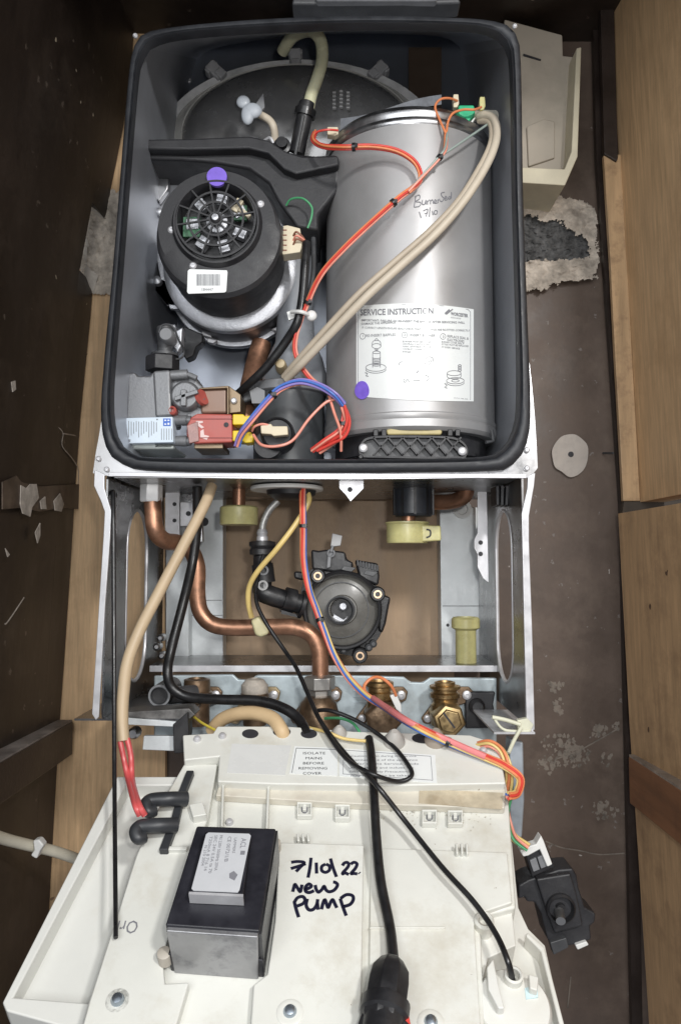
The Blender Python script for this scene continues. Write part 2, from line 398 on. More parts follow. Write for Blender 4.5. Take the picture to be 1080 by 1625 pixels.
def match(outer, inner, c, n=120):
    """resample two closed outlines at the same angles round c in the x,z or y,z plane"""
    def samp(pl, f):
        an = [(math.atan2(f(p)[1] - f(c)[1], f(p)[0] - f(c)[0]), p) for p in pl]; out = []
        for k in range(n):
            a = -math.pi + 2 * math.pi * (k + 0.5) / n
            best = None
            for i in range(len(an)):
                a0, p0 = an[i]; a1, p1 = an[(i + 1) % len(an)]
                d = (a1 - a0 + math.pi) % (2 * math.pi) - math.pi
                t = (a - a0 + math.pi) % (2 * math.pi) - math.pi
                if d != 0 and 0 <= t / d <= 1: best = p0.lerp(p1, t / d); break
            out.append(best or an[0][1])
        return out
    flat = (lambda p: (p.x, p.z)) if abs(outer[0].y - outer[len(outer) // 2].y) < 1e-6 else (lambda p: (p.y, p.z))
    return samp(outer, flat), samp(inner, flat)


def screw(m, x, y, Y, r=5): m.ly(x, y, Y, [(r, 0.001), (r, -0.001), (r * 0.6, -0.0022), (r * 0.35, -0.0022), (r * 0.3, -0.0012), (0.1, -0.0012)], 14)


def tie(m, p, d, r, wd=0.0018):
    """cable tie round a loom at p with direction d"""
    d = V(d).normalized()
    m.lathe([(r, -wd), (r * 1.12, -wd), (r * 1.12, wd), (r, wd)], p, d, 14)
    m.box(V(p) + V((0.6, -0.8, 0)) * r, 0.003, 0.003, 0.004)


WB = 0.30      # wall plane
BK = 0.255     # back of the sealed chamber

# ------------------------------------------------------------------ setting: cupboard
wl = struct(M().box((0.0, WB + 0.02, 0.0), 3.0, 0.03, 3.0).build('wall', M_HARD))
tp = [(820, 1115, 20, 12), (888, 1190, 34, 26), (868, 1215, 16, 14), (912, 1198, 24, 20), (952, 1160, 12, 12), (958, 1285, 22, 16), (880, 1090, 18, 9), (885, 1122, 10, 14), (945, 1158, 7, 9), (962, 1205, 9, 12), (980, 1152, 9, 6)]
mm = M()
for (x, y, a, b) in tp:
    for j in range(int(6 + a * b / 14)):
        rr = math.sqrt(random.random()); th = random.uniform(0, 6.283); cx_ = x + a * rr * math.cos(th); cy_ = y + b * rr * math.sin(th)
        ra = random.uniform(1.2, 5.0) * (1.25 - 0.6 * rr); ptsx = []
        for k in range(9):
            t = 2 * math.pi * k / 9; q = random.uniform(0.5, 1.3); ptsx.append((cx_ + ra * q * math.cos(t), cy_ + ra * 1.25 * q * math.sin(t)))
        mm.prism([A(px, py, WB + 0.0047 - 0.0004 * random.random()) for px, py in ptsx], (0, 0.002, 0))
for pl in [[(880, 1205), (920, 1190), (982, 1155)], [(865, 1335), (890, 1345), (920, 1350), (950, 1356), (990, 1354)], [(900, 1600), (905, 1550)]]:
    mm.ribbon([A(x, y, WB + 0.004) for x, y in pl], (0, -1, 0), 0.0018)
mm.build('paint_patch', mat('scuffed_patch', (0.26, 0.22, 0.18), 0.8, var=0.45, scale=60, bump=0.4, dirt=(0.11, 0.08, 0.065), dscale=60, damt=0.9), wl, label='worn pale patches on the brown board')

cb = M().pp([(236, 760), (720, 760), (720, 1100), (236, 1100)], WB, 0.004)
tag(cb.build('hardboard_panel', M_HARD2), 'light brown hardboard panel on the wall behind the loose black pump', 'board')
tb = M().pp([(60, -80), (262, -80), (262, 1700), (0, 1700)], WB - 0.012, 0.012)
tag(tb.build('plywood_board', M_PLY), 'tan plywood strip on the wall behind left side of the boiler', 'board')

# dark left side of the cupboard with a broken edge
edge = [(218, -60), (210, 90), (196, 200), (184, 262), (167, 360), (148, 462), (144, 500), (138, 560), (128, 660), (120, 770), (112, 900), (102, 1050), (94, 1160), (86, 1300), (76, 1480), (70, 1720)]
YL = WB - 0.016
lw = M().prism([A(x, y, YL) + V((-0.0015, -0.056, 0)) for x, y in edge] + [A(x - 40, y, YL) + V((0, -0.056, 0)) for x, y in reversed(edge)], (-0.02, -0.72, 0))
up_e = [(218, -60), (210, 90), (196, 200), (184, 262), (176, 300), (171, 330), (166, 347), (158, 338), (148, 330), (138, 322)]
lo_e = [(137, 440), (141, 452), (147, 464), (144, 500), (138, 560), (128, 660), (120, 770), (112, 900), (102, 1050), (94, 1160), (86, 1300), (76, 1480), (70, 1720)]
for e in (up_e, lo_e):
    lw.prism([A(x, y, YL) for x, y in e] + [A(x - 40, y, YL) for x, y in reversed(e)], (-0.0015, -0.0558, 0))
lwo = tag(lw.build('timber_panel', M_DARKWOOD, None), 'dark brown scratched cupboard side with broken edge beside boiler', 'panel')
# peeled flakes on the dark side (a few, on the side's own surface)
X0 = A(115, 800, WB - 0.016).x
dl = M()


def side(px, py):  # point on the dark side panel for a photo pixel
    d = ray(px, py); n = V((1, -0.0267, 0)).normalized()
    lean = A(120, 780, WB - 0.016)
    return CAM + d * ((lean - CAM).dot(n) / d.dot(n))


for q in [[(0, 765), (22, 755), (30, 765), (60, 772), (90, 770), (124, 768), (124, 808), (90, 806), (60, 812), (30, 806), (0, 808)]]:
    dl.prism([side(x, y) + V((0.002, 0, 0)) for x, y in q], (0.0015, 0, 0))
tag(dl.build('wood_rail', mat('rail_paint', (0.10, 0.072, 0.052), 0.5, var=0.5, scale=20, dirt=(0.03, 0.02, 0.015), dscale=14, damt=0.9), None), 'scuffed pale brown strip across the dark cupboard side', 'strip')
fk = M()
for q in [[(27, 770), (36, 775), (42, 768), (52, 768), (56, 790), (45, 805), (42, 820), (30, 815), (26, 800)], [(80, 795), (90, 783), (96, 800), (92, 812), (82, 810)], [(58, 795), (66, 788), (68, 808), (60, 808)], [(50, 845), (58, 830), (58, 850), (54, 862)], [(12, 606), (18, 604), (19, 618), (14, 622)], [(2, 870), (9, 880), (6, 884)]]:
    fk.prism([side(x, y) + V((0.004, 0, 0)) for x, y in q], (0.001, 0, 0))
for pl_ in [[(88, 676), (97, 688), (96, 708), (112, 728), (121, 745), (121, 770)], [(98, 688), (122, 692)], [(35, 948), (10, 985), (4, 990)]]:
    fk.ribbon([side(x, y) + V((0.003, 0, 0)) for x, y in pl_], (1, 0, 0), 0.0016)
fk.each('paint_flake', mat('peeled_flake', (0.42, 0.37, 0.32), 0.7, var=0.25, scale=80, bump=0.3), lwo)

# worn batten along the left side
p1 = A(112, 1150, WB - 0.02); vx = V((0.0, -0.40, 0.0))
bt = thing('cupboard_rail', 'dark batten with scraped grey top fixed to dark cupboard side', 'batten', p1)
top = [A(70, 1135, WB - 0.02), A(116, 1135, WB - 0.02)]
z0 = A(100, 1142, WB - 0.02).z
xl = A(60, 1142, WB - 0.02).x; xr = A(117, 1142, WB - 0.02).x
M().box(((xl + xr) / 2, WB - 0.24, z0 - 0.024), xr - xl, 0.44, 0.044).build('rail_body', M_WORN, bt, 0.002)
M().box(((xl + xr) / 2, WB - 0.24, z0 - 0.001), xr - xl - 0.002, 0.438, 0.0025).build('scraped_top', M_WORNTOP, bt, 0.0008)

# right side of the cupboard
Yr = 0.25
ue = [(946, -80), (952, 120), (967, 400), (982, 640), (992, 797)]
ru = M().prism([A(x + 22, y, Yr) for x, y in ue] + [A(x + 60, y, Yr) for x, y in reversed(ue)], (0.035, -0.7, 0))
tag(ru.build('plywood_board', M_PLY, None), 'tall tan plywood side panel at upper right above the gap', 'board')
be = [(957, 245), (968, 420), (975, 560), (983, 700), (988, 795)]
ub = M().pp([(x, y) for x, y in be] + [(x + 27, y) for x, y in reversed(be)], Yr - 0.006, 0.008)
o = ub.build('corner_batten', mat('pine_batten', (0.50, 0.335, 0.185), 0.5, var=0.2, scale=14, stretch=(5, 5, 0.4), bump=0.2, dirt=(0.12, 0.06, 0.035), dscale=24, damt=0.7), None, 0.001)
tag(o, 'narrow pine batten with knots along edge of upper plywood panel', 'batten')
dk = M().pp([(950, -60), (972, -60), (980, 250), (978, 256), (958, 244)], Yr - 0.010, 0.01)
tag(dk.build('dark_batten', M_WORN, None, 0.001), 'dark painted upright above the pine batten at right', 'batten')
dg = M().pp([(938, -60), (962, -60), (1005, 800), (1020, 1700), (1004, 1700), (984, 800), (946, 250)], Yr + 0.03, 0.01)  # dark sheet added to paint in the soft shade of the corner gap
tag(dg.build('corner_shade', M_WORN, None), 'added dark strip for the shade in corner beside right plywood', 'shade')
gp = M().pp([(990, 792), (1200, 780), (1200, 820), (985, 824)], Yr - 0.002, 0.01)
tag(gp.build('gap_strip', mat('gap_paint', (0.06, 0.045, 0.032), 0.6, var=0.3, scale=20)), 'dark strip showing in the gap between the two plywood panels', 'strip')
le = [(980, 815), (990, 1000), (998, 1150), (1010, 1330), (1030, 1640), (1032, 1720)]
lb = M().prism([A(x, y, Yr - 0.012) for x, y in le] + [A(x + 70, y, Yr - 0.012) for x, y in reversed(le)], (0.04, -0.7, 0))
rl = tag(lb.build('plywood_board', M_PLY2, None), 'brown lower plywood side panel below the gap with two small holes', 'board')
hl = M()
for (x, y, a, b) in [(1049, 832, 4, 6), (1067, 842, 5, 7)]:
    d = ray(x, y); q = A(x, y, 0.15)
    # on the panel face
    X = A(985, 900, Yr - 0.012).x; n = V((-1, -0.057, 0)).normalized()
    pt = CAM + d * ((V((X, Yr - 0.012, 0)) - CAM).dot(n) / d.dot(n))
    hl.lathe([(0.0042, 0), (0.0042, 0.0012), (0.001, 0.0013)], pt, n, 14)
hl.build('hole', M_INK, rl, label='small drilled holes')
# batten on the lower right
xb = A(1000, 1240, Yr - 0.02).x; zb = A(1000, 1200, Yr - 0.02).z; zb2 = A(1000, 1275, Yr - 0.02).z
rb = thing('cupboard_rail', 'reddish brown batten with scraped top fixed to lower right plywood', 'batten', (1000, 1275, Yr - 0.02))
M().box((xb + 0.02, 0.0, (zb + zb2) / 2), 0.045, 0.46, zb - zb2).build('rail_body', M_BATTEN, rb, 0.002)
M().box((xb + 0.02, 0.0, zb + 0.001), 0.043, 0.458, 0.003).build('scraped_top', mat('scraped_batten_top', (0.34, 0.28, 0.23), 0.7, var=0.3, scale=40, bump=0.4), rb)

# cupboard top and the front header above the view
zt = A(540, 28, 0.0).z
struct(M().box((0, 0.0, zt + 0.20), 1.6, 0.7, 0.02).build('ceiling', M_DARKWOOD))
struct(M().box((0, -0.36, zt + 0.15), 1.6, 0.02, 0.10).build('wall_header', M_DARKWOOD))

# plaster round old pipe hole, disc, box, nail
ph = thing('plaster_patch', 'rough plaster patch with dark brick showing, right of boiler', 'plaster', (890, 460, WB))
pts = [(800, 312), (835, 309), (870, 308), (900, 312), (930, 322), (944, 332), (947, 360), (945, 395), (951, 418), (945, 438), (920, 445), (890, 446), (860, 460), (835, 463), (800, 460)]
from mathutils import noise as NZ


def inside(poly, x, y):
    c = False; n_ = len(poly); k = n_ - 1
    for i_ in range(n_):
        xi, yi = poly[i_]; xj, yj = poly[k]
        if (yi > y) != (yj > y) and x < (xj - xi) * (y - yi) / (yj - yi) + xi: c = not c
        k = i_
    return c


def relief(poly, hole, hf, step=1.5):
    """rough broken surface: a sheet of small faces with real relief, clipped to an outline"""
    m = M(); x0 = min(p[0] for p in poly); x1 = max(p[0] for p in poly); y0 = min(p[1] for p in poly); y1 = max(p[1] for p in poly)
    nx = int((x1 - x0) / step); ny = int((y1 - y0) / step); idx = {}
    def vid(i_, k):
        if (i_, k) not in idx:
            x = x0 + step * i_; y = y0 + step * k; j_ = NZ.noise(V((x * .3, y * .3, 5))) * 1.6
            idx[(i_, k)] = len(m.v); m.v.append(A(x + j_, y - j_, WB - hf(x, y)))
        return idx[(i_, k)]
    for i_ in range(nx):
        for k in range(ny):
            x = x0 + step * (i_ + .5); y = y0 + step * (k + .5); w_ = NZ.noise(V((x * .11, y * .11, 1))) * 6 + NZ.noise(V((x * .35, y * .35, 4))) * 2.5
            if inside(poly, x + w_, y + w_) and not (hole and inside(hole, x + w_, y - w_)):
                m.f.append([vid(i_, k), vid(i_ + 1, k), vid(i_ + 1, k + 1), vid(i_, k + 1)])
    return m


hole_ = [(790, 345), (840, 342), (862, 350), (885, 348), (905, 368), (922, 374), (934, 382), (936, 408), (905, 412), (860, 413), (790, 414)]
relief([(790, 313)] + pts[1:-1] + [(790, 460)], hole_, lambda x, y: 0.004 + 0.010 * max(0, NZ.fractal(V((x * .035, y * .05, 3)), 0.8, 2.2, 5) * 0.6 + 0.5)).build('plaster', M_PLASTER, ph, ang=60)
relief([(790, 335), (945, 335), (945, 425), (790, 425)], None, lambda x, y: 0.0005 + 0.006 * max(0, NZ.fractal(V((x * .09, y * .11, 9)), 0.6, 2.2, 5) * 0.7 + 0.4)).build('brick', M_SOOT, ph, ang=60)
pl = relief([(126, 318), (192, 300), (192, 470), (146, 466), (126, 440)], None, lambda x, y: 0.0135 + 0.007 * max(0, NZ.fractal(V((x * .05, y * .05, 7)), 0.8, 2.2, 5) * 0.7 + 0.35))
po = tag(pl.build('plaster_patch', M_PLASTER, ang=60), 'pale broken plaster showing through the hole in dark cupboard side', 'plaster')
fl = M()
for q in [[(137, 326), (150, 322), (168, 346), (160, 345), (150, 336), (138, 334)], [(133, 352), (136, 372), (142, 390), (138, 392), (132, 375)], [(132, 392), (139, 390), (138, 420), (146, 430), (158, 432), (148, 464), (134, 435)]]:
    fl.pp(q, WB - 0.017, 0.003)
fl.build('torn_edge', mat('torn_paper', (0.55, 0.50, 0.44), 0.8, var=0.2, scale=60, bump=0.3), po, label='torn white plaster edge')
pt = [(905 + 29 * (1 + random.uniform(-.09, .09)) * math.cos(t), 722 + 33 * (1 + random.uniform(-.07, .07)) * math.sin(t)) for t in [2 * math.pi * k / 15 for k in range(15)]]
di = M().prism(closed_px(pt, WB - 0.0005, 3), (0, 0.003, 0)); dko = di.build('paper_disc', M_PAPER)
tag(dko, 'pale round bare patch with a small centre hole on brown wall', 'disc')
M().ly(905, 721, WB - 0.0008, [(4.5, 0.001), (4.5, -0.0006), (1, -0.0008)], 12).build('hole', M_INK, dko)
tag(M().tube([(956, 719, WB), (972, 719, WB - 0.03)], 0.0014, 8, 0).build('nail', M_DGREY), 'bent nail sticking out beside the right dark strip', 'nail')
fb = thing('flue_box', 'pale cream open box standing beside the upper right of boiler', 'box', (870, 290, WB))
M().pp([(800, 30), (892, 55), (893, 88), (912, 90), (905, 270), (862, 272), (850, 268), (800, 268)], WB - 0.05, 0.05).build('box_back', M_CARD, fb, 0.002)
M().pp([(800, 264), (895, 268), (906, 240), (914, 76), (922, 74), (916, 248), (896, 294), (800, 288)], WB - 0.085, 0.085).build('box_rim', M_CARDE, fb, 0.0015)
M().pp([(830, 85), (858, 94), (857, 96), (829, 88)], WB - 0.0515, 0.002).build('slot', M_INK, fb)
M().pp([(835, 200), (862, 188), (880, 192), (880, 250), (838, 264)], WB - 0.054, 0.006).build('flap', M_CARD, fb, 0.002)
fl_ = thing('flue_collar', 'grey cast flue collar on top of the boiler case', 'flue', (595, 12, 0.02))
M().pp([(462, 6), (470, -20), (720, -20), (732, 4), (640, 7)], 0.014, 0.024).build('collar_body', M_DGREY, fl_, 0.003)
M().pp([(500, 0), (504, -30), (690, -30), (694, 0)], 0.008, 0.012).build('collar_face', M_MGREY, fl_, 0.003)

# ------------------------------------------------------------------ boiler case
case = thing('boiler_case', 'open boiler case with black rubber seal and steel side brackets', 'boiler', (500, 1145, 0.1))
SO = [(157, 660), (163, 560), (178, 400), (194, 200), (204, 95), (214, 62), (245, 42), (400, 26), (560, 20), (700, 22), (785, 28), (818, 44), (828, 88), (832, 300), (839, 500), (844, 630), (840, 695), (818, 734), (768, 746), (500, 749), (250, 746), (196, 737), (168, 715)]
SI = [(184, 620), (192, 500), (207, 300), (221, 130), (228, 97), (246, 70), (320, 54), (540, 43), (720, 44), (772, 52), (798, 76), (805, 130), (808, 300), (813, 500), (813, 620), (807, 670), (784, 704), (735, 716), (500, 718), (265, 717), (216, 711), (191, 684)]
ro, ri = match(closed_px(SO, -0.012), closed_px(SI, -0.012), A(505, 390, -0.012), 160)
mid = [a.lerp(b, 0.5) for a, b in zip(ro, ri)]
# rubber seal: rounded bead with a lip
sm_ = M(); n = len(ro); prof = [(0.0, 0.012), (0.02, 0.006), (0.1, 0.003), (0.25, 0.0015), (0.45, 0.0015), (0.52, 0.004), (0.57, 0.002), (0.64, 0.001), (0.69, 0.004), (0.71, 0.012)]
vs = []
for (t, dy) in prof: vs += [a.lerp(b, t) + V((0, dy, 0)) for a, b in zip(ro, ri)]
sm_.add(vs, [[i * n + k, i * n + (k + 1) % n, (i + 1) * n + (k + 1) % n, (i + 1) * n + k] for i in range(len(prof) - 1) for k in range(n)])
sm_.build('rubber_seal', M_RUB, case, ang=60)
# chamber walls
wo = [a + (a - b) * 0.02 + V((0, 0.012, 0)) for a, b in zip(ro, ri)]; wi = [a.lerp(b, 0.62) + V((0, 0.012, 0)) for a, b in zip(ro, ri)]
zm = A(540, 420, 0.0).z; ztf = max(p.z for p in wi); ztb = A(540, 44, BK).z


def rise(p):
    t = max(0.0, min(1.0, (p.z - zm) / (ztf - zm))); return V((p.x, BK + 0.012, p.z + (ztb - ztf) * t))


bko = [rise(p) for p in wi]; wout = [a.lerp(b, .55) + V((0, .012, 0)) for a, b in zip(ro, ri)]; wob_ = [rise(p) for p in wout]
cw = M(); nn = len(wi)
cw.add(wi + bko + wob_ + wout, [[i * nn + k, i * nn + (k + 1) % nn, (i + 1) % 4 * nn + (k + 1) % nn, (i + 1) % 4 * nn + k] for i in range(4) for k in range(nn)])
cw.build('case_wall', mat('wall_steel', (0.40, 0.42, 0.46), 0.36, 0.6, var=0.08, scale=6, bump=0.03, bscale=60, rvar=0.05, dirt=(0.26, 0.27, 0.30), dscale=9, damt=0.5), case, ang=20)
bkp = [p + V((0, -0.005, 0)) for p in bko]
M().prism(bkp, (0, 0.003, 0)).build('back_panel', M_LINER, case)
# flange plate round the seal
fo = closed_px([(153, 715), (162, 660), (170, 560), (187, 400), (202, 200), (212, 98), (224, 68), (255, 50), (400, 36), (560, 30), (700, 33), (782, 40), (811, 56), (821, 92), (826, 300), (833, 500), (846, 640), (850, 700), (849, 752), (800, 758), (500, 760), (250, 757), (170, 755), (148, 752)], 0.0)
f1, f2 = match(fo, [p + V((0, 0.012, 0)) for p in mid], A(505, 390, 0.0), 160)
M().ring(f1, f2, (0, 0.003, 0)).build('front_flange', M_STEEL, case)
mb = M()
mb.prism([A(172, 749, -0.001), A(835, 752, -0.001), A(835, 759, -0.001), A(172, 756, -0.001)], (0, 0.004, 0))
mb.build('flange_lip', M_BRIGHT, case, 0.0006)
ms = M()
for (x, y) in [(157, 728), (835, 714), (835, 743), (170, 745)]: screw(ms, x, y, -0.001, 4.5)
for (x, y) in [(215, 57), (816, 42)]: screw(ms, x, y, -0.014, 4)
ms.each('screw', M_BRIGHT, case)
sm_ = M(); screw(sm_, 572, 725, -0.0145, 4); sm_.build('stud', M_BLK, case)
# underside
u0 = A(165, 757, 0.0); u1 = A(840, 757, 0.0)
M().box(((u0.x + u1.x) / 2, 0.128, u0.z + 0.0005), u1.x - u0.x - 0.02, 0.25, 0.002).build('bottom_panel', M_WEB, case)
# warm-toned patch on the back plate
M().pp([(648, 75), (700, 75), (700, 172), (648, 172)], BK - 0.004, 0.001).build('sticker', mat('brown_sticker', (0.10, 0.07, 0.05), 0.5), case)
ms = M()
for (x, y) in [(749, 118), (755, 125), (786, 158), (300, 128)]: screw(ms, x, y, BK - 0.004, 4)
ms.each('rivet', M_BRIGHT, case)
M().pp([(150, 745), (149, 771), (160, 795), (166, 812), (164, 853), (157, 960), (146, 1133), (152, 1143), (157, 1138), (167, 960), (175, 853), (177, 812), (172, 795), (166, 775), (166, 752)], -0.002, 0.003).build('bracket_flange', M_BRIGHT, case, 0.0008)
M().pp([(837, 755), (836, 775), (827, 815), (828, 860), (831, 1000), (835, 1152), (842, 1162), (848, 1158), (844, 1000), (839, 860), (839, 818), (847, 770), (849, 750)], -0.002, 0.003).build('bracket_flange', M_BRIGHT, case, 0.0008)


def web(xpx, ytop, ybot, s0, s1, sy0, sy1):
    """side bracket web running back to the wall, with a long rounded slot"""
    x = A(xpx, 900, 0.0).x; zt_ = A(540, ytop, 0.0).z; zb_ = A(540, ybot, 0.0).z
    Ym = 0.25
    out = [V((x, yy, zz)) for yy, zz in [(0.0, zt_), (Ym, zt_), (Ym, (zt_ + zb_) / 2), (Ym, zb_), (0.0, zb_), (0.0, (zt_ + zb_) / 2)]]
    # subdivide outline
    o2 = []
    for i in range(len(out)):
        for k in range(6): o2.append(out[i].lerp(out[(i + 1) % len(out)], k / 6))
    zc0, zc1 = sy0, sy1; yc = (s0 + s1) / 2; r = (s1 - s0) / 2; sl = []
    for k in range(13): a = math.pi * k / 12; sl.append(V((x, yc + r * math.cos(a), zc0 + r * math.sin(a))))
    for k in range(13): a = math.pi + math.pi * k / 12; sl.append(V((x, yc + r * math.cos(a), zc1 + r * math.sin(a))))
    c = V((x, yc, (zc0 + zc1) / 2)); a_, b_ = match(o2, sl, c, 140)
    m = M().ring(a_, b_, (0.002, 0, 0)); m.build('side_bracket', M_WEB, case)
    rim = [c + (p - c) * 1.0 + V((0.001, 0, 0)) for p in sl]
    g = M(); g.tube(rim + [rim[0]], 0.0022, 8, 0); g.build('slot_rim', M_BRIGHT, case)


zz0 = A(540, 870, 0.1).z; zz1 = A(540, 1020, 0.1).z
web(166, 752, 1140, 0.075, 0.165, zz0, zz1)
web(829, 752, 1150, 0.050, 0.135, zz0, zz1)
M().box(((A(155, 1140, 0).x + A(290, 1140, 0.1).x) / 2, 0.12, A(155, 1142, 0.0).z), 0.11, 0.24, 0.002).build('bracket_floor', M_WEB, case)
M().box((A(812, 1150, 0).x, 0.05, A(155, 1160, 0.0).z), 0.04, 0.12, 0.002).build('bracket_floor', M_BRIGHT, case)
# hanging tab
tbm = M().pp([(537, 752), (577, 752), (577, 775), (566, 786), (556, 796), (548, 785), (538, 775)], 0.03, 0.002)
tb_ = tbm.build('tab', M_BRIGHT, case, 0.0005, label='bright pointed steel tab hanging from the case')
M().ly(555, 777, 0.0295, [(4, 0.001), (4, -0.0005), (0.5, -0.0006)], 12).build('hole', M_INK, tb_)

# ------------------------------------------------------------------ expansion vessel behind the fan
vs_c = A(476, 232, 0.20)
vax = V((0.0, -1.0, 0.0)); R = 0.178; OV = 0.62


def oval(m):
    for v in m.v: v.z = vs_c.z + (v.z - vs_c.z) * OV
    return m


ev = thing('expansion_vessel', 'big dark oval vessel with clipped rim at back of the boiler', 'vessel', vs_c)
oval(M().lathe([(R * 0.9, -0.045), (R * 0.98, -0.03), (R, -0.01), (R, 0.0), (R * 0.95, 0.003), (R * 0.91, 0.010), (R * 0.84, 0.028), (R * 0.70, 0.050), (R * 0.45, 0.062), (R * 0.15, 0.066), (0.001, 0.066)], vs_c, vax, 96)).build('vessel_body', M_VESSEL, ev, ang=50)
oval(M().lathe([(R * 0.955, 0.008), (R * 1.03, 0.008), (R * 1.05, 0.002), (R * 1.05, -0.009), (R * 0.99, -0.012)], vs_c, vax, 96, loop=True)).build('vessel_rim', M_RIM, ev)
oval(M().lathe([(R * 0.84, 0.031), (R * 0.90, 0.014), (R * 0.955, 0.007), (R * 0.95, 0.002), (R * 0.88, 0.006), (R * 0.83, 0.022)], vs_c, vax, 96, loop=True)).build('rim_bead', mat('pale_rim', (0.75, 0.74, 0.70), 0.5, 0.0), ev)
for (x, y) in ((262, 163), (343, 116), (469, 97), (600, 116)):
    q = A(x, y, 0.195); d = (q - vs_c); d.y = 0; d.normalize(); t = vax.cross(d)
    g = M().box(q, 0.024, 0.015, 0.020, (d, t, vax)); g.box(q + d * 0.008, 0.008, 0.019, 0.016, (d, t, vax)); g.box(q - d * 0.01 + vax * 0.008, 0.012, 0.012, 0.010, (d, t, vax))
    g.build('rim_clip', mat('clip_grey', (0.42, 0.42, 0.43), 0.45, var=0.2), ev, 0.002)
# small raised marks on the vessel face
g = M()
for (x, y) in [(530, 160), (541, 158), (552, 160)]:
    for k in range(5): g.box(A(x, y - 12 + k * 6, 0.130), 0.004, 0.004, 0.002)
g.build('marking', M_LGREY, ev)

# black air duct
dct = thing('air_duct', 'black moulded plastic air duct across the chamber above fan', 'duct', (380, 330, 0.08))
dt = [(220, 222), (300, 222), (395, 218), (425, 224), (450, 238), (475, 244), (500, 246), (536, 244), (540, 262), (536, 300), (520, 322), (505, 340), (505, 366), (470, 360), (440, 318), (425, 290), (395, 268), (340, 258), (290, 254), (222, 252)]
M().pp(dt, 0.075, 0.10).build('duct_body', M_BLKM, dct, 0.004)
M().pp([(219, 220), (300, 219), (396, 215), (428, 222), (455, 240), (480, 247), (537, 246), (538, 262), (470, 276), (450, 268), (425, 244), (395, 236), (300, 238), (220, 236)], 0.062, 0.020).build('duct_rim', M_BLKM, dct, 0.003)
# condensate stand pipe in black with clamp and milky hose
sp = thing('drain_tube', 'upright black tube with clamp between vessel and cylinder', 'tube', (470, 240, 0.12))
M().tube([(487, 165, 0.09), (482, 190, 0.09), (471, 243, 0.10)], 0.0095, 20, 0).build('tube', M_BLK, sp)
M().lathe([(0.0105, -0.004), (0.0125, -0.004), (0.0125, 0.004), (0.0105, 0.004)], A(484, 180, 0.09), A(487, 165, 0.09) - A(471, 243, 0.1), 20).build('clamp', M_CABLE, sp)
g = M(); g.box(A(474, 218, 0.083), 0.004, 0.003, 0.05, (V((1, 0, 0)), V((0, 1, 0)), (A(487, 165, .09) - A(471, 243, .1)).normalized())); g.each('rib', M_BLK, sp, 0.001)
mh = M().tube([(448, 82, 0.13), (462, 60, 0.11), (480, 50, 0.10), (497, 50, 0.09), (509, 66, 0.09), (511, 95, 0.09), (503, 125, 0.09), (494, 150, 0.09), (489, 172, 0.09)], 0.0072, 16)
tag(mh.build('drain_hose', M_CLEAR), 'milky yellow bent hose pushed on the black tube near top', 'hose')
# rubber cap with tail
rc = thing('rubber_cap', 'pale grey rubber cap dangling in front of the dark vessel', 'cap', (398, 195, 0.10))
g = M(); g.ball(A(386, 162, 0.09), 0.008, (1, 0.5, 1)); g.ball(A(400, 176, 0.088), 0.0105, (1.1, 0.5, 0.9)); g.ball(A(393, 182, 0.088), 0.0095, (0.8, 0.5, 1.3)); g.build('cap', M_MGREY if False else mat('grey_silicone', (0.40, 0.43, 0.47), 0.4, var=0.06), rc)
g = M().pp([(404, 166), (418, 146), (420, 170), (412, 178)], 0.095, 0.004); g.build('tab', M_MGREY, rc, 0.001)
M().tube([(412, 182, 0.10), (426, 190, 0.10), (434, 202, 0.10), (437, 225, 0.11)], 0.0045, 12).build('tail', M_BEIGE, rc)
g = M(); g.tube([(418, 225, .11), (428, 219, .105), (434, 228, .105)], 0.002, 8); g.build('spring_clip', M_BRIGHT, rc)
g = M().ly(448, 235, 0.10, [(14, 0), (14, -0.006), (9, -0.007), (9, -0.014), (4, -0.014)], 20)
tag(g.build('sensor_plug', M_BLK), 'black round plug beside the foot of the black tube', 'plug')

# ------------------------------------------------------------------ fan
FX, FY_ = 346, 372
fan = thing('fan', 'black round fan with grille and barcode label left in chamber', 'fan', (346, 470, 0.08))
fc = A(FX, FY_, 0.03); ax = V((0, 1, 0))
g = M().lathe([(0.0415, 0.024), (0.0415, 0.001), (0.044, -0.005), (0.046, -0.005), (0.049, 0.002), (0.0635, 0.002), (0.0665, 0.004), (0.068, 0.008), (0.0685, 0.016), (0.0685, 0.028), (0.065, 0.031), (0.0665, 0.075), (0.06, 0.085)], fc + V((0, 0, 0.0)), ax, 72)
for i, v in enumerate(g.v):                                  # the inlet sits above the middle of the cap
    k = i // 72
    if k < 6: v.z += 0.0125 - max(0, k - 4) * 0.004; v.x -= 0.0015
    elif k < 7: v.z += 0.003
g.build('motor_cap', M_BLKM, fan, ang=24)
gc = A(343, 349, 0.03) + V((0, -0.003, 0))
gr = M()
for r in (0.0425, 0.0295, 0.0185, 0.0065):
    gr.lathe([(r - 0.0011, -0.001), (r + 0.0011, -0.001), (r + 0.0011, 0.0018), (r - 0.0011, 0.0018)], gc, ax, 48, loop=True)
for k in range(12):
    a = 2 * math.pi * k / 12 + 0.17; d = V((math.cos(a), 0, math.sin(a))); t = V((-math.sin(a), 0, math.cos(a)))
    gr.box(gc + d * 0.0245, 0.036, 0.0022, 0.0017, (d, ax, t))
gr.lathe([(0.0055, 0.002), (0.0055, -0.002), (0.004, -0.0035), (0.001, -0.0035)], gc, ax, 20)
gr.build('grille', M_BLKM, fan)
M().lathe([(0.0035, 0), (0.0035, -0.0012), (0.001, -0.0016)], gc + V((0, -0.0036, 0)), ax, 14).build('hub', M_ALU, fan)
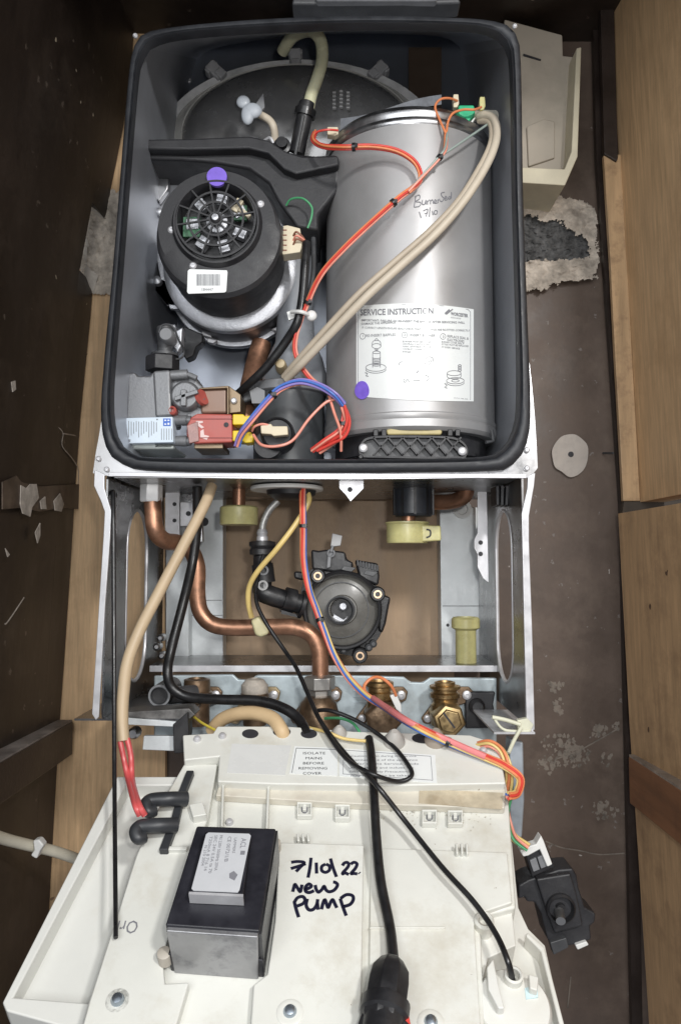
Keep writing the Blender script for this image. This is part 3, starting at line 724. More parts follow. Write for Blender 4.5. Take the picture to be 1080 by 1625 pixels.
mo = M().lathe([(0.040, 0.022), (0.040, 0.026)], gc, ax, 36); mo.build('rear_disc', M_BLK, fan)
g = M()
for k in range(7):
    a = 2 * math.pi * k / 7 + 0.5; d = V((math.cos(a), 0, math.sin(a))); t = V((-math.sin(a), 0, math.cos(a)))
    g.box(gc + d * 0.027 + V((0, 0.014, 0)), 0.014, 0.010, 0.012, (d, ax, t))
g.lathe([(0.012, 0.02), (0.012, 0.008), (0.004, 0.006)], gc, ax, 24)
g.build('stator', M_ALU, fan, 0.001)
g = M(); g.box(gc + V((-0.028, 0.013, -0.004)), 0.018, 0.004, 0.022); g.box(gc + V((0.024, 0.013, 0.012)), 0.016, 0.004, 0.016); g.build('circuit_board', M_PCB, fan)
g = M(); a_ = (V((0.86, 0, -0.5)), V((0, 1, 0)), V((0.5, 0, 0.86))); g.box(gc + V((0.022, 0.009, 0.018)), 0.008, 0.008, 0.015, a_); g.box(gc + V((0.030, 0.009, 0.010)), 0.015, 0.006, 0.005, (V((0.8, 0, -0.6)), V((0, 1, 0)), V((0.6, 0, 0.8)))); g.build('inner_connector', M_IVORY, fan, 0.001)
for (x, y) in [(413, 323), (272, 364), (306, 421)]:
    g = M().ly(x, y, 0.034, [(10, 0.004), (10, -0.001), (7.5, -0.0015), (7, 0.003)], 20); g.build('screw_boss', M_BLKM, fan)
    g = M(); screw(g, x + 0.5, y + 1, 0.033, 6); g.each('screw', M_BRIGHT, fan)
g = M().prism([A(344 + 16 * math.cos(2 * math.pi * k / 28), 280 + 15 * math.sin(2 * math.pi * k / 28), 0.0255) for k in range(28)], (0, 0.004, 0)); g.build('purple_sticker', M_PURPLE, fan)
lbp = [(299, 427), (360, 429), (359, 464), (298, 465)]
lb_ = M().pp([(301, 427), (360, 429), (361, 432), (359, 462), (356, 464), (299, 466), (297, 463), (298, 430)], 0.0318, 0.001).build('barcode_label', M_STICK, fan)
g = M(); x = 312.0
while x < 350:
    wd = random.choice((0.7, 1.0, 1.6)); g.pp([(x, 435), (x + wd, 435), (x + wd, 453), (x, 453)], 0.0314, 0.0003); x += wd + random.choice((0.7, 1.0, 1.4))
q = A(319, 461.5, 0.0314); put_text(g, '184447', 0.0045, lambda a, b: q + V((a, 0, b)), 0, 0.013); g.build('barcode', M_INKG, lb_)
vc = V((fc.x, 0, fc.z))
M().lathe([(0.062, 0.085), (0.076, 0.086), (0.079, 0.088), (0.0795, 0.098), (0.076, 0.101), (0.062, 0.102)], fc, ax, 72).build('fan_flange', M_ALU, fan)
M().lathe([(0.074, 0.10), (0.076, 0.105), (0.079, 0.13), (0.078, 0.138)], fc, ax, 72).build('volute', mat('volute_metal', (0.20, 0.20, 0.215), 0.4, 0.7, var=0.2), fan)
M().lathe([(0.075, 0.136), (0.083, 0.137), (0.084, 0.142), (0.083, 0.148), (0.07, 0.15)], fc, ax, 72).build('volute_flange', M_ALU, fan)
g = M()
for q in [[(318, 523), (330, 520), (336, 536), (322, 532)], [(448, 500), (460, 492), (468, 500), (455, 508)], [(430, 522), (462, 508), (470, 512), (440, 526)], [(330, 536), (345, 540), (338, 545), (328, 542)]]: g.pp(q, 0.155, 0.01)
g.each('clip', M_BRIGHT, fan, 0.001)
g = M().pp([(249, 330), (258, 318), (268, 290), (270, 262), (340, 262), (430, 300), (470, 350), (492, 365), (496, 380), (488, 395), (480, 470), (470, 500), (440, 500), (270, 490), (250, 445), (244, 442), (242, 452), (252, 465), (262, 478), (246, 400)], 0.135, 0.006); g.build('mounting_plate', M_ALU, fan, 0.001)
br = M().pp([(237, 255), (282, 255), (330, 263), (330, 268), (283, 266), (283, 274), (268, 274), (266, 300), (252, 320), (243, 300)], 0.12, 0.01).build('bracket', M_STEEL, fan, 0.001)
g = M(); g.pp([(282, 257), (300, 260), (299, 274), (281, 272)], 0.116, 0.01); g.build('clip_block', M_BLK, fan, 0.001)
pg = M(); pg.pp([(449, 358), (456, 357), (476, 362), (480, 390), (476, 400), (449, 404), (447, 402)], 0.055, 0.02)
cn = pg.build('connector', M_IVORY, fan, 0.001)
g = M()
for k in range(5): g.pp([(449, 364 + k * 8), (455, 364 + k * 8), (455, 366 + k * 8), (449, 366 + k * 8)], 0.0545, 0.002)
g.each('slot', M_BRNW, cn)
for k, mtl in enumerate((M_BRNW, M_PINK, M_BRNW)):
    M().tube([(465, 375 + 7 * k, 0.056), (470, 368 + 6 * k, 0.05), (480, 376 + 3 * k, 0.052), (486, 386, 0.056)], 0.0011, 8).build('lead', mtl, cn)
g = M(); g.ly(491, 366, 0.125, [(8, 0.01), (8, -0.006), (5, -0.009), (2, -0.009)], 18); g.ly(250, 446, 0.13, [(7, 0.01), (7, -0.004), (3, -0.006)], 14); g.ly(253, 338, 0.13, [(7, 0.01), (7, -0.004), (3, -0.006)], 14)
g.each('lug', M_ALU, fan)
gl = M().tube([(454, 326, 0.07), (462, 316, 0.064), (480, 315, 0.06), (494, 328, 0.06), (494, 345, 0.06), (488, 362, 0.062)], 0.0012, 8)
tag(gl.build('earth_wire', M_GRNW), 'thin green earth wire looping beside the fan', 'wire')

# ------------------------------------------------------------------ gas valve
gv = thing('gas_valve', 'grey cast gas valve with red solenoid and blue white label', 'gas valve', (270, 715, 0.08))
g = M(); g.pp([(203, 592), (214, 590), (218, 596), (238, 596), (242, 590), (262, 590), (268, 598), (268, 665), (200, 665)], 0.055, 0.07); g.build('valve_block', M_CAST, gv, 0.003)
M().pp([(242, 588), (270, 586), (272, 660), (246, 662)], 0.052, 0.06).build('valve_web', M_CAST, gv, 0.003)
M().pp([(198, 650), (250, 652), (250, 706), (276, 706), (276, 713), (200, 713)], 0.060, 0.07).build('valve_foot', mat('pale_zinc_cast', (0.40, 0.43, 0.41), 0.45, 0.3, var=0.12), gv, 0.003)
g = M().pp([(268, 590), (308, 592), (314, 606), (330, 620), (330, 655), (300, 668), (268, 660)], 0.065, 0.05); g.build('regulator_body', M_CAST, gv, 0.003)
g = M().ly(294, 628, 0.055, [(24, 0.02), (24, 0.0), (20, -0.004), (8, -0.004)], 32); g.box(A(296, 628, 0.049), 0.028, 0.008, 0.005, (V((0.9, 0, .3)), V((0, 1, 0)), V((-.3, 0, .9)))); g.box(A(292, 632, 0.049), 0.006, 0.008, 0.018); g.build('regulator_dial', M_CAST, gv, 0.001)
g = M().tube([(272, 596, 0.06), (298, 594, 0.06)], 0.0055, 16, 0); g.tube([(298, 594, 0.06), (312, 600, 0.06)], 0.003, 10, 0); g.tube([(316, 636, .06), (322, 640, .06)], 0.006, 12, 0)
for y in (667, 700): g.tube([(274, y, 0.065), (298, y, 0.062)], 0.0058, 14, 0); g.lathe([(0.0048, 0), (0.0048, 0.004), (0.003, 0.004)], A(298, y, 0.062), (1, -.1, 0), 12)
g.build('pressure_port', M_CAST, gv)
g = M().ly(273, 651, 0.053, [(7, 0.01), (7, 0), (4, -0.002), (3, 0.002)], 14); g.lathe([(0.009, 0), (0.009, 0.004), (0.005, 0.004)], A(318, 632, 0.058), (0.8, -0.5, 0.3), 20); g.build('red_screw', M_SOLR, gv)
g = M(); g.tube([(268, 592, .055), (269, 655, .053)], 0.0016, 8, 0); g.build('seam', M_LGREY, gv)
lb_ = M().pp([(199, 663), (274, 661), (275, 702), (196, 704)], 0.050, 0.02).build('data_label', M_STICKB, gv, 0.001)
g = M(); g.pp([(259, 664), (271, 664), (271, 676), (259, 676)], 0.0495, 0.0004); bl = g.build('logo', M_BLUEP, lb_)
g = M()
for (x0, y0, x1, y1) in [(261, 666, 264, 668), (266, 666, 269, 668), (261, 672, 264, 674), (266, 671, 269, 674)]: g.pp([(x0, y0), (x1, y0), (x1, y1), (x0, y1)], 0.0491, 0.0004)
g.build('logo_mark', M_STICK, lb_)
g = M()
for k in range(12):
    x = 204 + k * 4; g.pp([(x, 668 + (k % 3)), (x + 0.8, 668 + (k % 3)), (x + 0.8, 694 - (k % 4) * 3), (x, 694 - (k % 4) * 3)], 0.0495, 0.0004)
for k in range(5): g.pp([(256 + 4 * k, 680), (256.8 + 4 * k, 680), (256.8 + 4 * k, 698), (256 + 4 * k, 698)], 0.0495, 0.0004)
for k in range(8): g.pp([(199.5 + k, 697), (200 + k, 697), (200 + k, 701), (199.5 + k, 701)], 0.0495, 0.0004)
g.ly(249.5, 665.5, 0.0495, [(1.3, 0.0004), (1.3, 0)], 8)
g.build('fine_print', M_INKG, lb_)
sr = M().pp([(303, 662), (312, 656), (368, 657), (369, 702), (308, 704), (296, 692), (296, 675)], 0.052, 0.04).build('solenoid', M_SOLR, gv, 0.002, label='red solenoid block with shiny torn label')
g = M(); g.ly(359, 674, 0.0515, [(4, 0.001), (4, -0.0005), (1, -0.0006)], 12); g.each('hole', M_INK, sr)
g = M(); g.pp([(304, 664), (369, 664), (369, 665.2), (304, 665.2)], 0.0512, 0.002); g.pp([(304, 694), (369, 694), (369, 695.2), (304, 695.2)], 0.0512, 0.002); g.build('groove', mat('dark_red', (0.25, 0.05, 0.045), 0.5), sr)
g = M()
for q in [[(311, 668), (322, 668), (322, 671), (316, 672), (324, 678), (320, 680), (312, 674)], [(318, 684), (323, 681), (324, 690), (332, 692), (328, 698), (318, 694)]]: g.pp(q, 0.0513, 0.0006)
g.build('torn_label', mat('torn_label', (0.66, 0.50, 0.48), 0.3), sr)
M().pp([(296, 675), (314, 668), (316, 700), (300, 704)], 0.0505, 0.004).build('shiny_patch', mat('pinkish_film', (0.34, 0.18, 0.16), 0.25, var=0.3, scale=60), gv, 0.001)
sb = M().pp([(318, 618), (360, 616), (360, 656), (318, 656)], 0.062, 0.05).build('solenoid', M_SOLB, gv, 0.003, label='brown solenoid coil')
g = M().pp([(316, 615), (360, 612), (363, 612), (363, 658), (360, 658), (360, 616), (316, 618)], 0.058, 0.05); g.pp([(363, 612), (382, 626), (382, 654), (364, 656)], 0.066, 0.05); g.pp([(308, 704), (354, 704), (354, 712), (308, 712)], 0.06, 0.05); g.each('solenoid_frame', mat('bronze_frame', (0.23, 0.17, 0.11), 0.4, 0.6, var=0.2), gv, 0.001)
g = M(); screw(g, 371, 636, 0.064, 5); g.each('screw', M_BRIGHT, gv)
for y0 in (657, 683):
    yp = M().pp([(369, y0), (386, y0), (388, y0 + 3), (398, y0 + 2), (402, y0 + 10), (401, y0 + 19), (388, y0 + 20), (386, y0 + 17), (369, y0 + 17)], 0.052, 0.02).build('plug', M_YPLUG, gv, 0.0015, label='yellow wire plug')
g = M().lz(258, 0.085, [(27, 590), (27, 568), (25, 566)], 6, 0.3); g.build('union_nut', M_BLKM, gv, 0.001)
g = M().lz(262, 0.085, [(22, 566), (22, 562), (12, 561), (12, 540), (14, 536), (14, 520), (10, 518)], 28); g.build('inlet_stem', M_DGREY, gv)
g = M().ly(264, 531, 0.066, [(12, 0.03), (12, 0.0), (9.5, -0.003), (2, -0.003)], 24); g.build('inlet_cap', M_MGREY, gv)
g = M().pp([(252, 520), (262, 514), (278, 514), (280, 524), (290, 518), (288, 548), (282, 560), (270, 545)], 0.088, 0.016); g.build('bracket', M_ALU, gv, 0.002)
g = M(); g.tube([(252, 528, .07), (258, 516, .068), (274, 518, .068), (284, 540, .075), (292, 556, .085), (288, 568, .085), (276, 570, .08)], 0.0012, 8); g.build('wire_clip', M_DGREY, gv)
g = M().pp([(290, 516), (322, 530), (322, 542), (312, 550), (306, 565), (294, 570), (286, 552), (292, 540)], 0.14, 0.02)
tag(g.build('sponge_block', M_BLKM, None, 0.002), 'ragged black foam block below the fan flange', 'foam')

# ------------------------------------------------------------------ copper pipe and grey duct in the chamber
tag(M().tube([(415, 545, 0.17), (405, 580, 0.16), (392, 640, 0.13), (384, 700, 0.12)], 0.0125, 24).build('copper_pipe', M_COPPER), 'straight copper pipe rising behind the gas valve', 'pipe')
gd = thing('condensate_trap', 'dark grey upright drum under pale cone between valve and cylinder', 'trap', (458, 720, 0.14))
M().lz(458, 0.13, [(56, 740), (56, 640), (58, 636), (58, 628)]).build('drum', mat('trap_dark', (0.055, 0.06, 0.065), 0.38, var=0.15), gd)
g = M().lz(458, 0.13, [(60, 630), (63, 628), (63, 616), (60, 614)]); g.pp([(396, 620), (408, 614), (420, 620), (420, 640), (400, 640)], 0.09, 0.03)
g.build('trap_collar', M_MGREY, gd)
M().lz(468, 0.14, [(52, 614), (52, 600), (44, 570), (32, 545), (30, 520), (28, 430), (24, 380)]).build('cone', mat('cone_grey', (0.27, 0.285, 0.31), 0.35, var=0.12), gd, ang=50)
g = M().ly(445, 578, 0.078, [(10, 0.02), (9, 0), (7, -0.004), (2, -0.005)], 16); g.build('nipple', mat('tan_nipple', (0.50, 0.40, 0.24), 0.5), gd)
g = M().pp([(382, 610), (400, 600), (412, 622), (402, 634), (384, 640)], 0.10, 0.03); g.build('side_port', M_DGREY, gd, 0.003)
kn = M().ly(440, 688, 0.055, [(27, 0.03), (27, 0.0), (24, -0.003), (22, 0.0), (10, 0.001)], 36); kn.ly(425, 705, .06, [(22, .02), (22, 0), (4, 0)], 24)
kn.build('drain_plug', M_BLKM, gd)

# ------------------------------------------------------------------ heat exchanger cylinder
CX = A(648, 450, 0.125).x; CYY = 0.125; CR = 0.0985


def CYL(x, y, dr=0.0):
    d = ray(x, y); r = CR + dr; ox, oy = CAM.x - CX, CAM.y - CYY
    a = d.x ** 2 + d.y ** 2; b = 2 * (ox * d.x + oy * d.y); c = ox * ox + oy * oy - r * r
    disc = max(0, b * b - 4 * a * c); t = (-b - math.sqrt(disc)) / (2 * a)
    return CAM + d * t


def cyl_patch(m, px, dr, th=0.0004, sm=0):
    pts = []
    for i in range(len(px)):
        x0, y0 = px[i]; x1, y1 = px[(i + 1) % len(px)]
        for k in range(8): pts.append((x0 + (x1 - x0) * k / 8, y0 + (y1 - y0) * k / 8))
    top_ = [CYL(x, y, dr) for x, y in pts]
    # triangulated through vertical strips
    return top_


def cyl_grid(m, xl0, xl1, yf0, yf1, dr, nx=28):
    """curved sheet between two rows (functions of t) on the cylinder"""
    vs = []; 
    for i in range(nx + 1):
        t = i / nx; x = xl0 + (xl1 - xl0) * t
        for (f, e) in ((yf0, 0), (yf1, 0), (yf1, 1), (yf0, 1)):
            vs.append(CYL(x, f(t), dr - e * 0.0007))
    fs = []
    for i in range(nx):
        a = i * 4; b = a + 4
        fs += [[a + k, a + (k + 1) % 4, b + (k + 1) % 4, b + k] for k in range(4)]
    fs += [[0, 1, 2, 3], [nx * 4, nx * 4 + 1, nx * 4 + 2, nx * 4 + 3]]
    m.add(vs, fs)


zf = lambda y: CYL(648, y).z
he = thing('heat_exchanger', 'big brushed steel cylinder with service label and handwriting', 'cylinder', (648, 690, CYY))
M().lathe([(CR * 0.99, 0), (CR, 0.001), (CR, zf(196) - zf(654))], (CX, CYY, zf(654)), (0, 0, 1), 128).build('cylinder', M_INOX, he)
b0 = zf(652)
M().lathe([(CR * 0.985, zf(682) - b0), (CR * 1.0, zf(680) - b0), (CR * 1.02, zf(676) - b0), (CR * 1.02, zf(664) - b0), (CR * 1.005, zf(662) - b0), (CR * 1.015, zf(658) - b0), (CR * 1.015, zf(654) - b0), (CR, zf(652) - b0)], (CX, CYY, b0), (0, 0, 1), 128).build('bottom_ring', M_INOX, he)
b0 = zf(196)
M().lathe([(CR, 0), (CR * 1.012, 0.002), (CR * 1.012, 0.006), (CR * 1.0, 0.008), (CR * 1.012, 0.011), (CR * 1.012, 0.015), (CR * 0.99, 0.018), (CR * 0.96, 0.022), (CR * .6, 0.024)], (CX, CYY, b0), (0, 0, 1), 128).build('top_ring', M_STEEL, he)
# gasket flap on the top
g = M(); vs = []
for i in range(21):
    t = i / 20; x = 540 + (700 - 540) * t; yt = 188 - 37 * t + 3 * math.sin(6 * t); yb = 208 - 42 * t + 6 * math.sin(3.1 * t) * -1
    for (yy, e) in ((yt, 0), (yb, 0), (yb, 1), (yt, 1)): q = A(x, yy, 0.075 + e * 0.004 - 0.02 * math.sin(math.pi * t)); vs.append(q)
fs = []
for i in range(20):
    a = i * 4; b = a + 4; fs += [[a + k, a + (k + 1) % 4, b + (k + 1) % 4, b + k] for k in range(4)]
fs += [[0, 1, 2, 3], [80, 81, 82, 83]]
g.add(vs, fs); g.build('gasket', M_FELT, he)
# service label
lm = M(); cyl_grid(lm, 565, 751, lambda t: 487 - 7 * math.sin(math.pi * (t * .8 + .05)) + 7 * t * t, lambda t: 629 + 2 * math.sin(math.pi * t) + 8 * t, 0.0008)
lbl = lm.build('service_label', M_STICK, he)
tx = M()


def ctext(txt, x0, y0, x1, y1, size_px, bold=0.0):
    k = S(0.03); W_ = x1 - x0
    vs_, fs_ = text_polys(txt, 1.0, bold)
    if not vs_: return
    mx_ = max(v.x for v in vs_)
    tx.add([CYL(x0 + W_ * v.x / mx_, y0 + (y1 - y0) * v.x / mx_ - 5.5 * math.sin(math.pi * (0.1 + 0.8 * ((x0 + W_ * v.x / mx_) - 565) / 186)) * 0.0 - v.y * size_px * 1.35, 0.0013) for v in vs_], fs_)


ctext('SERVICE INSTRUCTION', 571, 500.5, 687, 497.5, 10, 0.02)
ctext('IMPORTANT: FAILURE TO RE-INSERT THE BAFFLES AFTER SERVICING WILL', 573, 509.5, 737, 513.5, 3.6, 0.01)
ctext('DAMAGE THE APPLIANCE', 573, 515.5, 627, 513, 3.6, 0.01)
ctext('IF CORRECT LENGTH ENSURE SEALS CHECK THAT THE BAFFLES ARE RE-FITTED CORRECTLY', 574, 521, 745, 526, 3.2)
ctext('RE-INSERT BAFFLES', 580, 534.5, 627, 533, 4.4)
ctext('INSERT BURNER', 650, 533.5, 690, 534.5, 4.4)
ctext('REPLACE SEAL &', 709, 535, 743, 539, 4.2)
ctext('ELECTRODES', 709, 540.5, 736, 543.5, 4.2)
for k, (s_, x1) in enumerate([('BURNER MUST BE FITTED', 684), ('CENTRALLY WITH EVEN', 681), ('MARK UPWARDS. LIFT THE', 684), ('COMBUST COVER TO', 675), ('BURNER.', 652)]): ctext(s_, 638, 543 + 4 * k, x1, 544 + 4 * k, 2.8)
for k, (s_, x1) in enumerate([('BURNER COVER SEAL IF', 736), ('FITTED MUST BE REPLACED', 743), ('AT EVERY SERVICE', 729)]): ctext(s_, 700, 543.5 + 4 * k, x1, 546.5 + 4 * k, 2.8)
ctext('WORCESTER', 715, 500, 742, 503.5, 5.4, 0.03)
ctext('BOSCH GROUP', 715, 504.5, 731, 506.5, 2.2)
ctext('1', 574.3, 535, 576, 535, 4); ctext('2', 640, 533, 643, 533, 4); ctext('3', 701.5, 536, 704, 536, 4)
ctext('8 716 106 542', 720, 632, 742, 634, 1.6)
dr_ = 0.0013


def cl(pts, wd=0.0005, sm=4):
    q = [CYL(x, y, dr_) for x, y in pts]; nrm = (q[len(q) // 2] - V((CX, CYY, q[len(q) // 2].z))).normalized()
    tx.ribbon(q, nrm, wd, sm)


def cell(x, y, a, b, wd=0.0005, t0=0, t1=2 * math.pi): cl([(x + a * math.cos(t0 + (t1 - t0) * k / 20), y + b * math.sin(t0 + (t1 - t0) * k / 20)) for k in range(21)], wd, 0)


for x, y in ((575, 533.5), (641.5, 531.5), (702.5, 533.8)): cell(x, y, 4.2, 4.6, 0.0004)
cl([(568, 628), (568, 495), (575, 487), (640, 483.5), (700, 485), (742, 491), (746, 495), (746, 634), (568, 628)], 0.0004, 0)
cl([(706, 498), (713, 491.5)], 0.0022, 0); cl([(708, 498.5), (718, 490.5)], 0.0012, 0)
# little exploded drawings
for (bx_, by_) in ((597, 583),):
    cell(bx_ - 1, by_, 16, 6); cell(bx_ - 1, by_ + 3, 16, 6, 0.0005, 0, math.pi)
    for k in range(6): cell(bx_, by_ - 4 - k * 2.4, 6.4, 1.8, 0.0006, 0, math.pi)
    cl([(bx_ - 6, by_), (bx_ - 6, by_ - 24)], .0005, 0); cl([(bx_ + 6, by_), (bx_ + 6, by_ - 24)], .0005, 0); cell(bx_, by_ - 24, 6, 2)
    cl([(bx_ - 3, by_ - 26), (bx_ + 3, by_ - 29), (bx_ - 3, by_ - 29), (bx_ + 3, by_ - 26)], .0006, 0)
    cell(bx_, by_ - 34, 7, 4); cl([(bx_ - 7, by_ - 35), (bx_ - 5, by_ - 42), (bx_ + 5, by_ - 42), (bx_ + 7, by_ - 35)]); cl([(bx_ - 3, by_ - 43), (bx_, by_ - 46), (bx_ + 3, by_ - 43)])
    cl([(bx_ - 18, by_ + 8), (bx_ - 14, by_ + 10), (bx_ - 17, by_ + 13), (bx_ - 13, by_ + 14)], .0009, 0)
cell(722, 604, 14, 5); cell(722, 607, 14, 5, .0005, 0, math.pi); cell(722, 604, 6, 2); cell(720, 592, 11, 4); cell(720, 597, 11, 4, .0005, 0, math.pi); cl([(709, 592), (709, 597)], .0005, 0); cl([(731, 592), (731, 597)], .0005, 0)
for k in range(4): cell(729, 580 + 2.6 * k, 2.4, 1.4, .0006)
cl([(705, 608), (709, 612), (705, 614), (709, 616)], .0009, 0)
cell(658, 604, 18, 6, .0005, 2.6, 3.6); cell(662, 600, 18, 7, .0006, -0.9, 0.8); cl([(660, 592), (664, 588)], .0008, 0); cl([(655, 604), (666, 604)], .0005, 0); cell(681, 571, 6, 5, .0005, 3, 7); cl([(672, 578), (684, 572), (678, 582)], .0005); cl([(632, 580), (634, 575), (638, 574)])
cl([(643, 606), (646, 602), (649, 606)], .0005)
tx.build('label_print', M_INKG, lbl)
g = M(); vs = [CYL(574 + 11.5 * math.cos(t) * (1 + .04 * math.sin(3 * t)), 619 + 14.5 * math.sin(t), 0.0016) for t in [2 * math.pi * k / 24 for k in range(24)]]
g.prism(vs, (0, 0.001, 0)); g.build('purple_sticker', M_PURPLE, lbl)
# handwriting "Burner Seal 17/10"
hw = M()


def hs(pts, wd=0.0009):
    q = [CYL(490 + x * 0.2963, 130 + y * 0.2963, 0.0006) for x, y in pts]; nrm = (q[0] - V((CX, CYY, q[0].z))).normalized(); hw.ribbon(q, nrm, wd, 4)


for s_ in [[(572, 612), (562, 668)], [(565, 615), (590, 605), (592, 625), (570, 640), (598, 645), (590, 665), (562, 670)], [(608, 632), (606, 652), (618, 655), (626, 632), (626, 655)], [(634, 635), (634, 655)], [(634, 642), (646, 630)], [(650, 632), (650, 654)], [(650, 640), (660, 630), (666, 650)], [(670, 645), (682, 638), (674, 630), (670, 648), (686, 648)], [(690, 628), (690, 648)], [(690, 636), (700, 626)],
           [(726, 590), (708, 595), (712, 612), (722, 622), (712, 640), (700, 634)], [(728, 625), (738, 618), (730, 612), (728, 632), (742, 628)], [(752, 612), (744, 622), (754, 626), (758, 610), (758, 626)], [(762, 590), (762, 622)],
           [(590, 695), (598, 720), (600, 728)], [(612, 690), (636, 682), (626, 720)], [(618, 706), (636, 700)], [(648, 672), (644, 722)], [(660, 690), (664, 712)], [(672, 690), (670, 706), (684, 706), (686, 690), (674, 688)]]: hs(s_)
hw.build('handwriting', M_INKS, he)
# sump below with cross-hatched cover
su = thing('sump', 'black ribbed sump cover screwed on under the steel cylinder', 'sump', (660, 740, 0.06))
M().lz(650, 0.125, [(118, 735), (118, 684), (112, 680)], 64).build('sump_body', M_BLKM, su)
cov = [(568, 718), (570, 704), (580, 694), (600, 691), (650, 690), (715, 692), (732, 698), (741, 708), (742, 722), (735, 728), (575, 726)]
ob = closed_px([(569, 716), (572, 704), (584, 694), (620, 691), (700, 692), (726, 696), (740, 708), (740, 722), (720, 728), (590, 726), (574, 724)], 0.012, 4)
c_ = A(655, 709, 0.012); ib = [c_ + V(((p.x - c_.x) * 0.965, 0, (p.z - c_.z) * 0.82)) for p in ob]
M().ring(ob, ib, (0, 0.02, 0)).build('cover_rim', M_BLKM, su, 0.001)
M().prism([p + V((0, 0.008, 0)) for p in ib], (0, 0.004, 0)).build('cover_plate', M_DGREY, su)
g = M()
for k in range(6):
    x = 592 + 23 * k
    for (a, b) in (((x, 694), (x + 24, 722)), ((x + 24, 694), (x, 722))):
        q0 = A(a[0], a[1], 0.013); q1 = A(b[0], b[1], 0.013); d = (q1 - q0); t = d.normalized()
        g.box((q0 + q1) / 2 + V((0, 0.003, 0)), d.length, 0.008, 0.0016, (t, V((0, 1, 0)), t.cross(V((0, 1, 0)))))
g.build('cross_ribs', M_BLKM, su)
g = M(); screw(g, 576, 711, 0.010, 7); screw(g, 733, 716, 0.010, 7); g.each('screw', M_BRIGHT, su)
g = M().pp([(612, 682), (622, 679), (690, 679), (702, 683), (700, 690), (614, 690)], 0.03, 0.02); g.build('yellow_seal', mat('yellowed_seal', (0.50, 0.42, 0.20), 0.5, var=0.15), su, 0.002)
g = M(); g.tube([(780, 683, 0.05), (782, 700, 0.048), (770, 702, 0.045)], 0.002, 8, 0); g.build('wire_clip', M_DGREY, su)
g = M()
for x in (592, 605, 710, 722): g.pp([(x, 681), (x + 8, 681), (x + 8, 692), (x, 692)], 0.025, 0.01)
g.each('lug', M_BLK, su, 0.001)

# ------------------------------------------------------------------ wires and hoses in the chamber
hose = M().tube([(752, 184, 0.06), (775, 184, 0.045), (786, 196, 0.03), (786, 225, 0.015), (770, 265, 0.008), (735, 320, 0.004), (690, 372, 0.002), (635, 422, 0.004), (580, 472, 0.01), (522, 532, 0.03), (478, 578, 0.05), (455, 602, 0.07)], 0.0044, 14)
hh = thing('silicone_hose', 'pair of beige hoses sweeping down across the steel cylinder', 'hose', (600, 600, 0.02))
hose.build('hose', M_BEIGE, hh)
M().tube([(760, 192, 0.058), (777, 196, 0.040), (779, 225, 0.02), (761, 265, 0.012), (727, 318, 0.008), (682, 366, 0.006), (625, 416, 0.008), (570, 465, 0.014), (514, 525, 0.034), (472, 572, 0.054), (450, 598, 0.074)], 0.0034, 14).build('hose', mat('beige_hose_dark', (0.47, 0.40, 0.31), 0.5, var=0.08), hh)
M().tube([(755, 184, 0.065), (784, 185, 0.045)], 0.0065, 16, 0).build('hose_elbow', mat('grey_beige', (0.36, 0.35, 0.30), 0.5), hh)

sn = thing('temperature_sensor', 'green clip sensor on top right rim of the steel cylinder', 'sensor', (738, 200, 0.05))
M().pp([(727, 166), (752, 166), (754, 180), (748, 184), (745, 192), (735, 192), (732, 184), (726, 180)], 0.045, 0.014).build('sensor_body', M_GREEN, sn, 0.002)
g = M().pp([(724, 183), (733, 186), (736, 194), (744, 195), (752, 186), (754, 186), (748, 197), (747, 212), (742, 214), (742, 200), (726, 190)], 0.05, 0.006); g.build('spring_clip', M_WHITE, sn, 0.001)
ct = 0
for (x, y) in [(723, 158), (765, 162), (527, 208)]:
    lab = ['ivory spade terminal left of the green sensor', 'ivory spade terminal right of the green sensor', 'ivory spade terminal at left end of the red wires'][ct]; ct += 1
    if x == 527: g = M().pp([(519, 201), (536, 201), (537, 212), (531, 215), (519, 213)], 0.065, 0.01)
    else: g = M().pp([(x - 4, y - 9), (x + 4, y - 9), (x + 5, y + 6), (x + 2, y + 12), (x - 4, y + 12), (x - 5, y)], 0.05, 0.008)
    tag(g.build('terminal', M_IVORY if x != 765 else M_YCAP, None, 0.001), lab, 'terminal', 'spade terminals at the cylinder top')


def loom(name, label, cat, path, wires, ties=(), r=0.0014, amp=0.002, ends=None, tr=None, wob=3.0):
    """path: (px,py,Y) or points; wires: list of materials or (material, phase)"""
    base = [Pv(p) for p in path]; rt = thing(name, label, cat, base[-1]); sp_ = spline(base, 8); n = len(sp_); nw = len(wires)
    for k, mw in enumerate(wires):
        pts = []
        for i, p in enumerate(sp_):
            t = (sp_[min(i + 1, n - 1)] - sp_[max(i - 1, 0)]).normalized(); u = t.cross(V((0, -1, 0)));
            u = u.normalized() if u.length > 0.05 else V((1, 0, 0)); v = t.cross(u)
            ph = 2 * math.pi * k / max(nw, 1) + wob * i / n
            e = 1.0
            q = p + u * (amp * math.cos(ph)) * e + v * (amp * math.sin(ph)) * e
            pts.append(q)
        M().tube(pts, r, 8, 0).build('wire', mw, rt)
    if ties:
        for tt in ties:
            i = min(n - 2, max(1, int(tt * n))); g = M(); tie(g, sp_[i], sp_[i + 1] - sp_[i - 1], tr or amp + r * 1.6); g.build('cable_tie', M_CABLE, rt)
    return rt


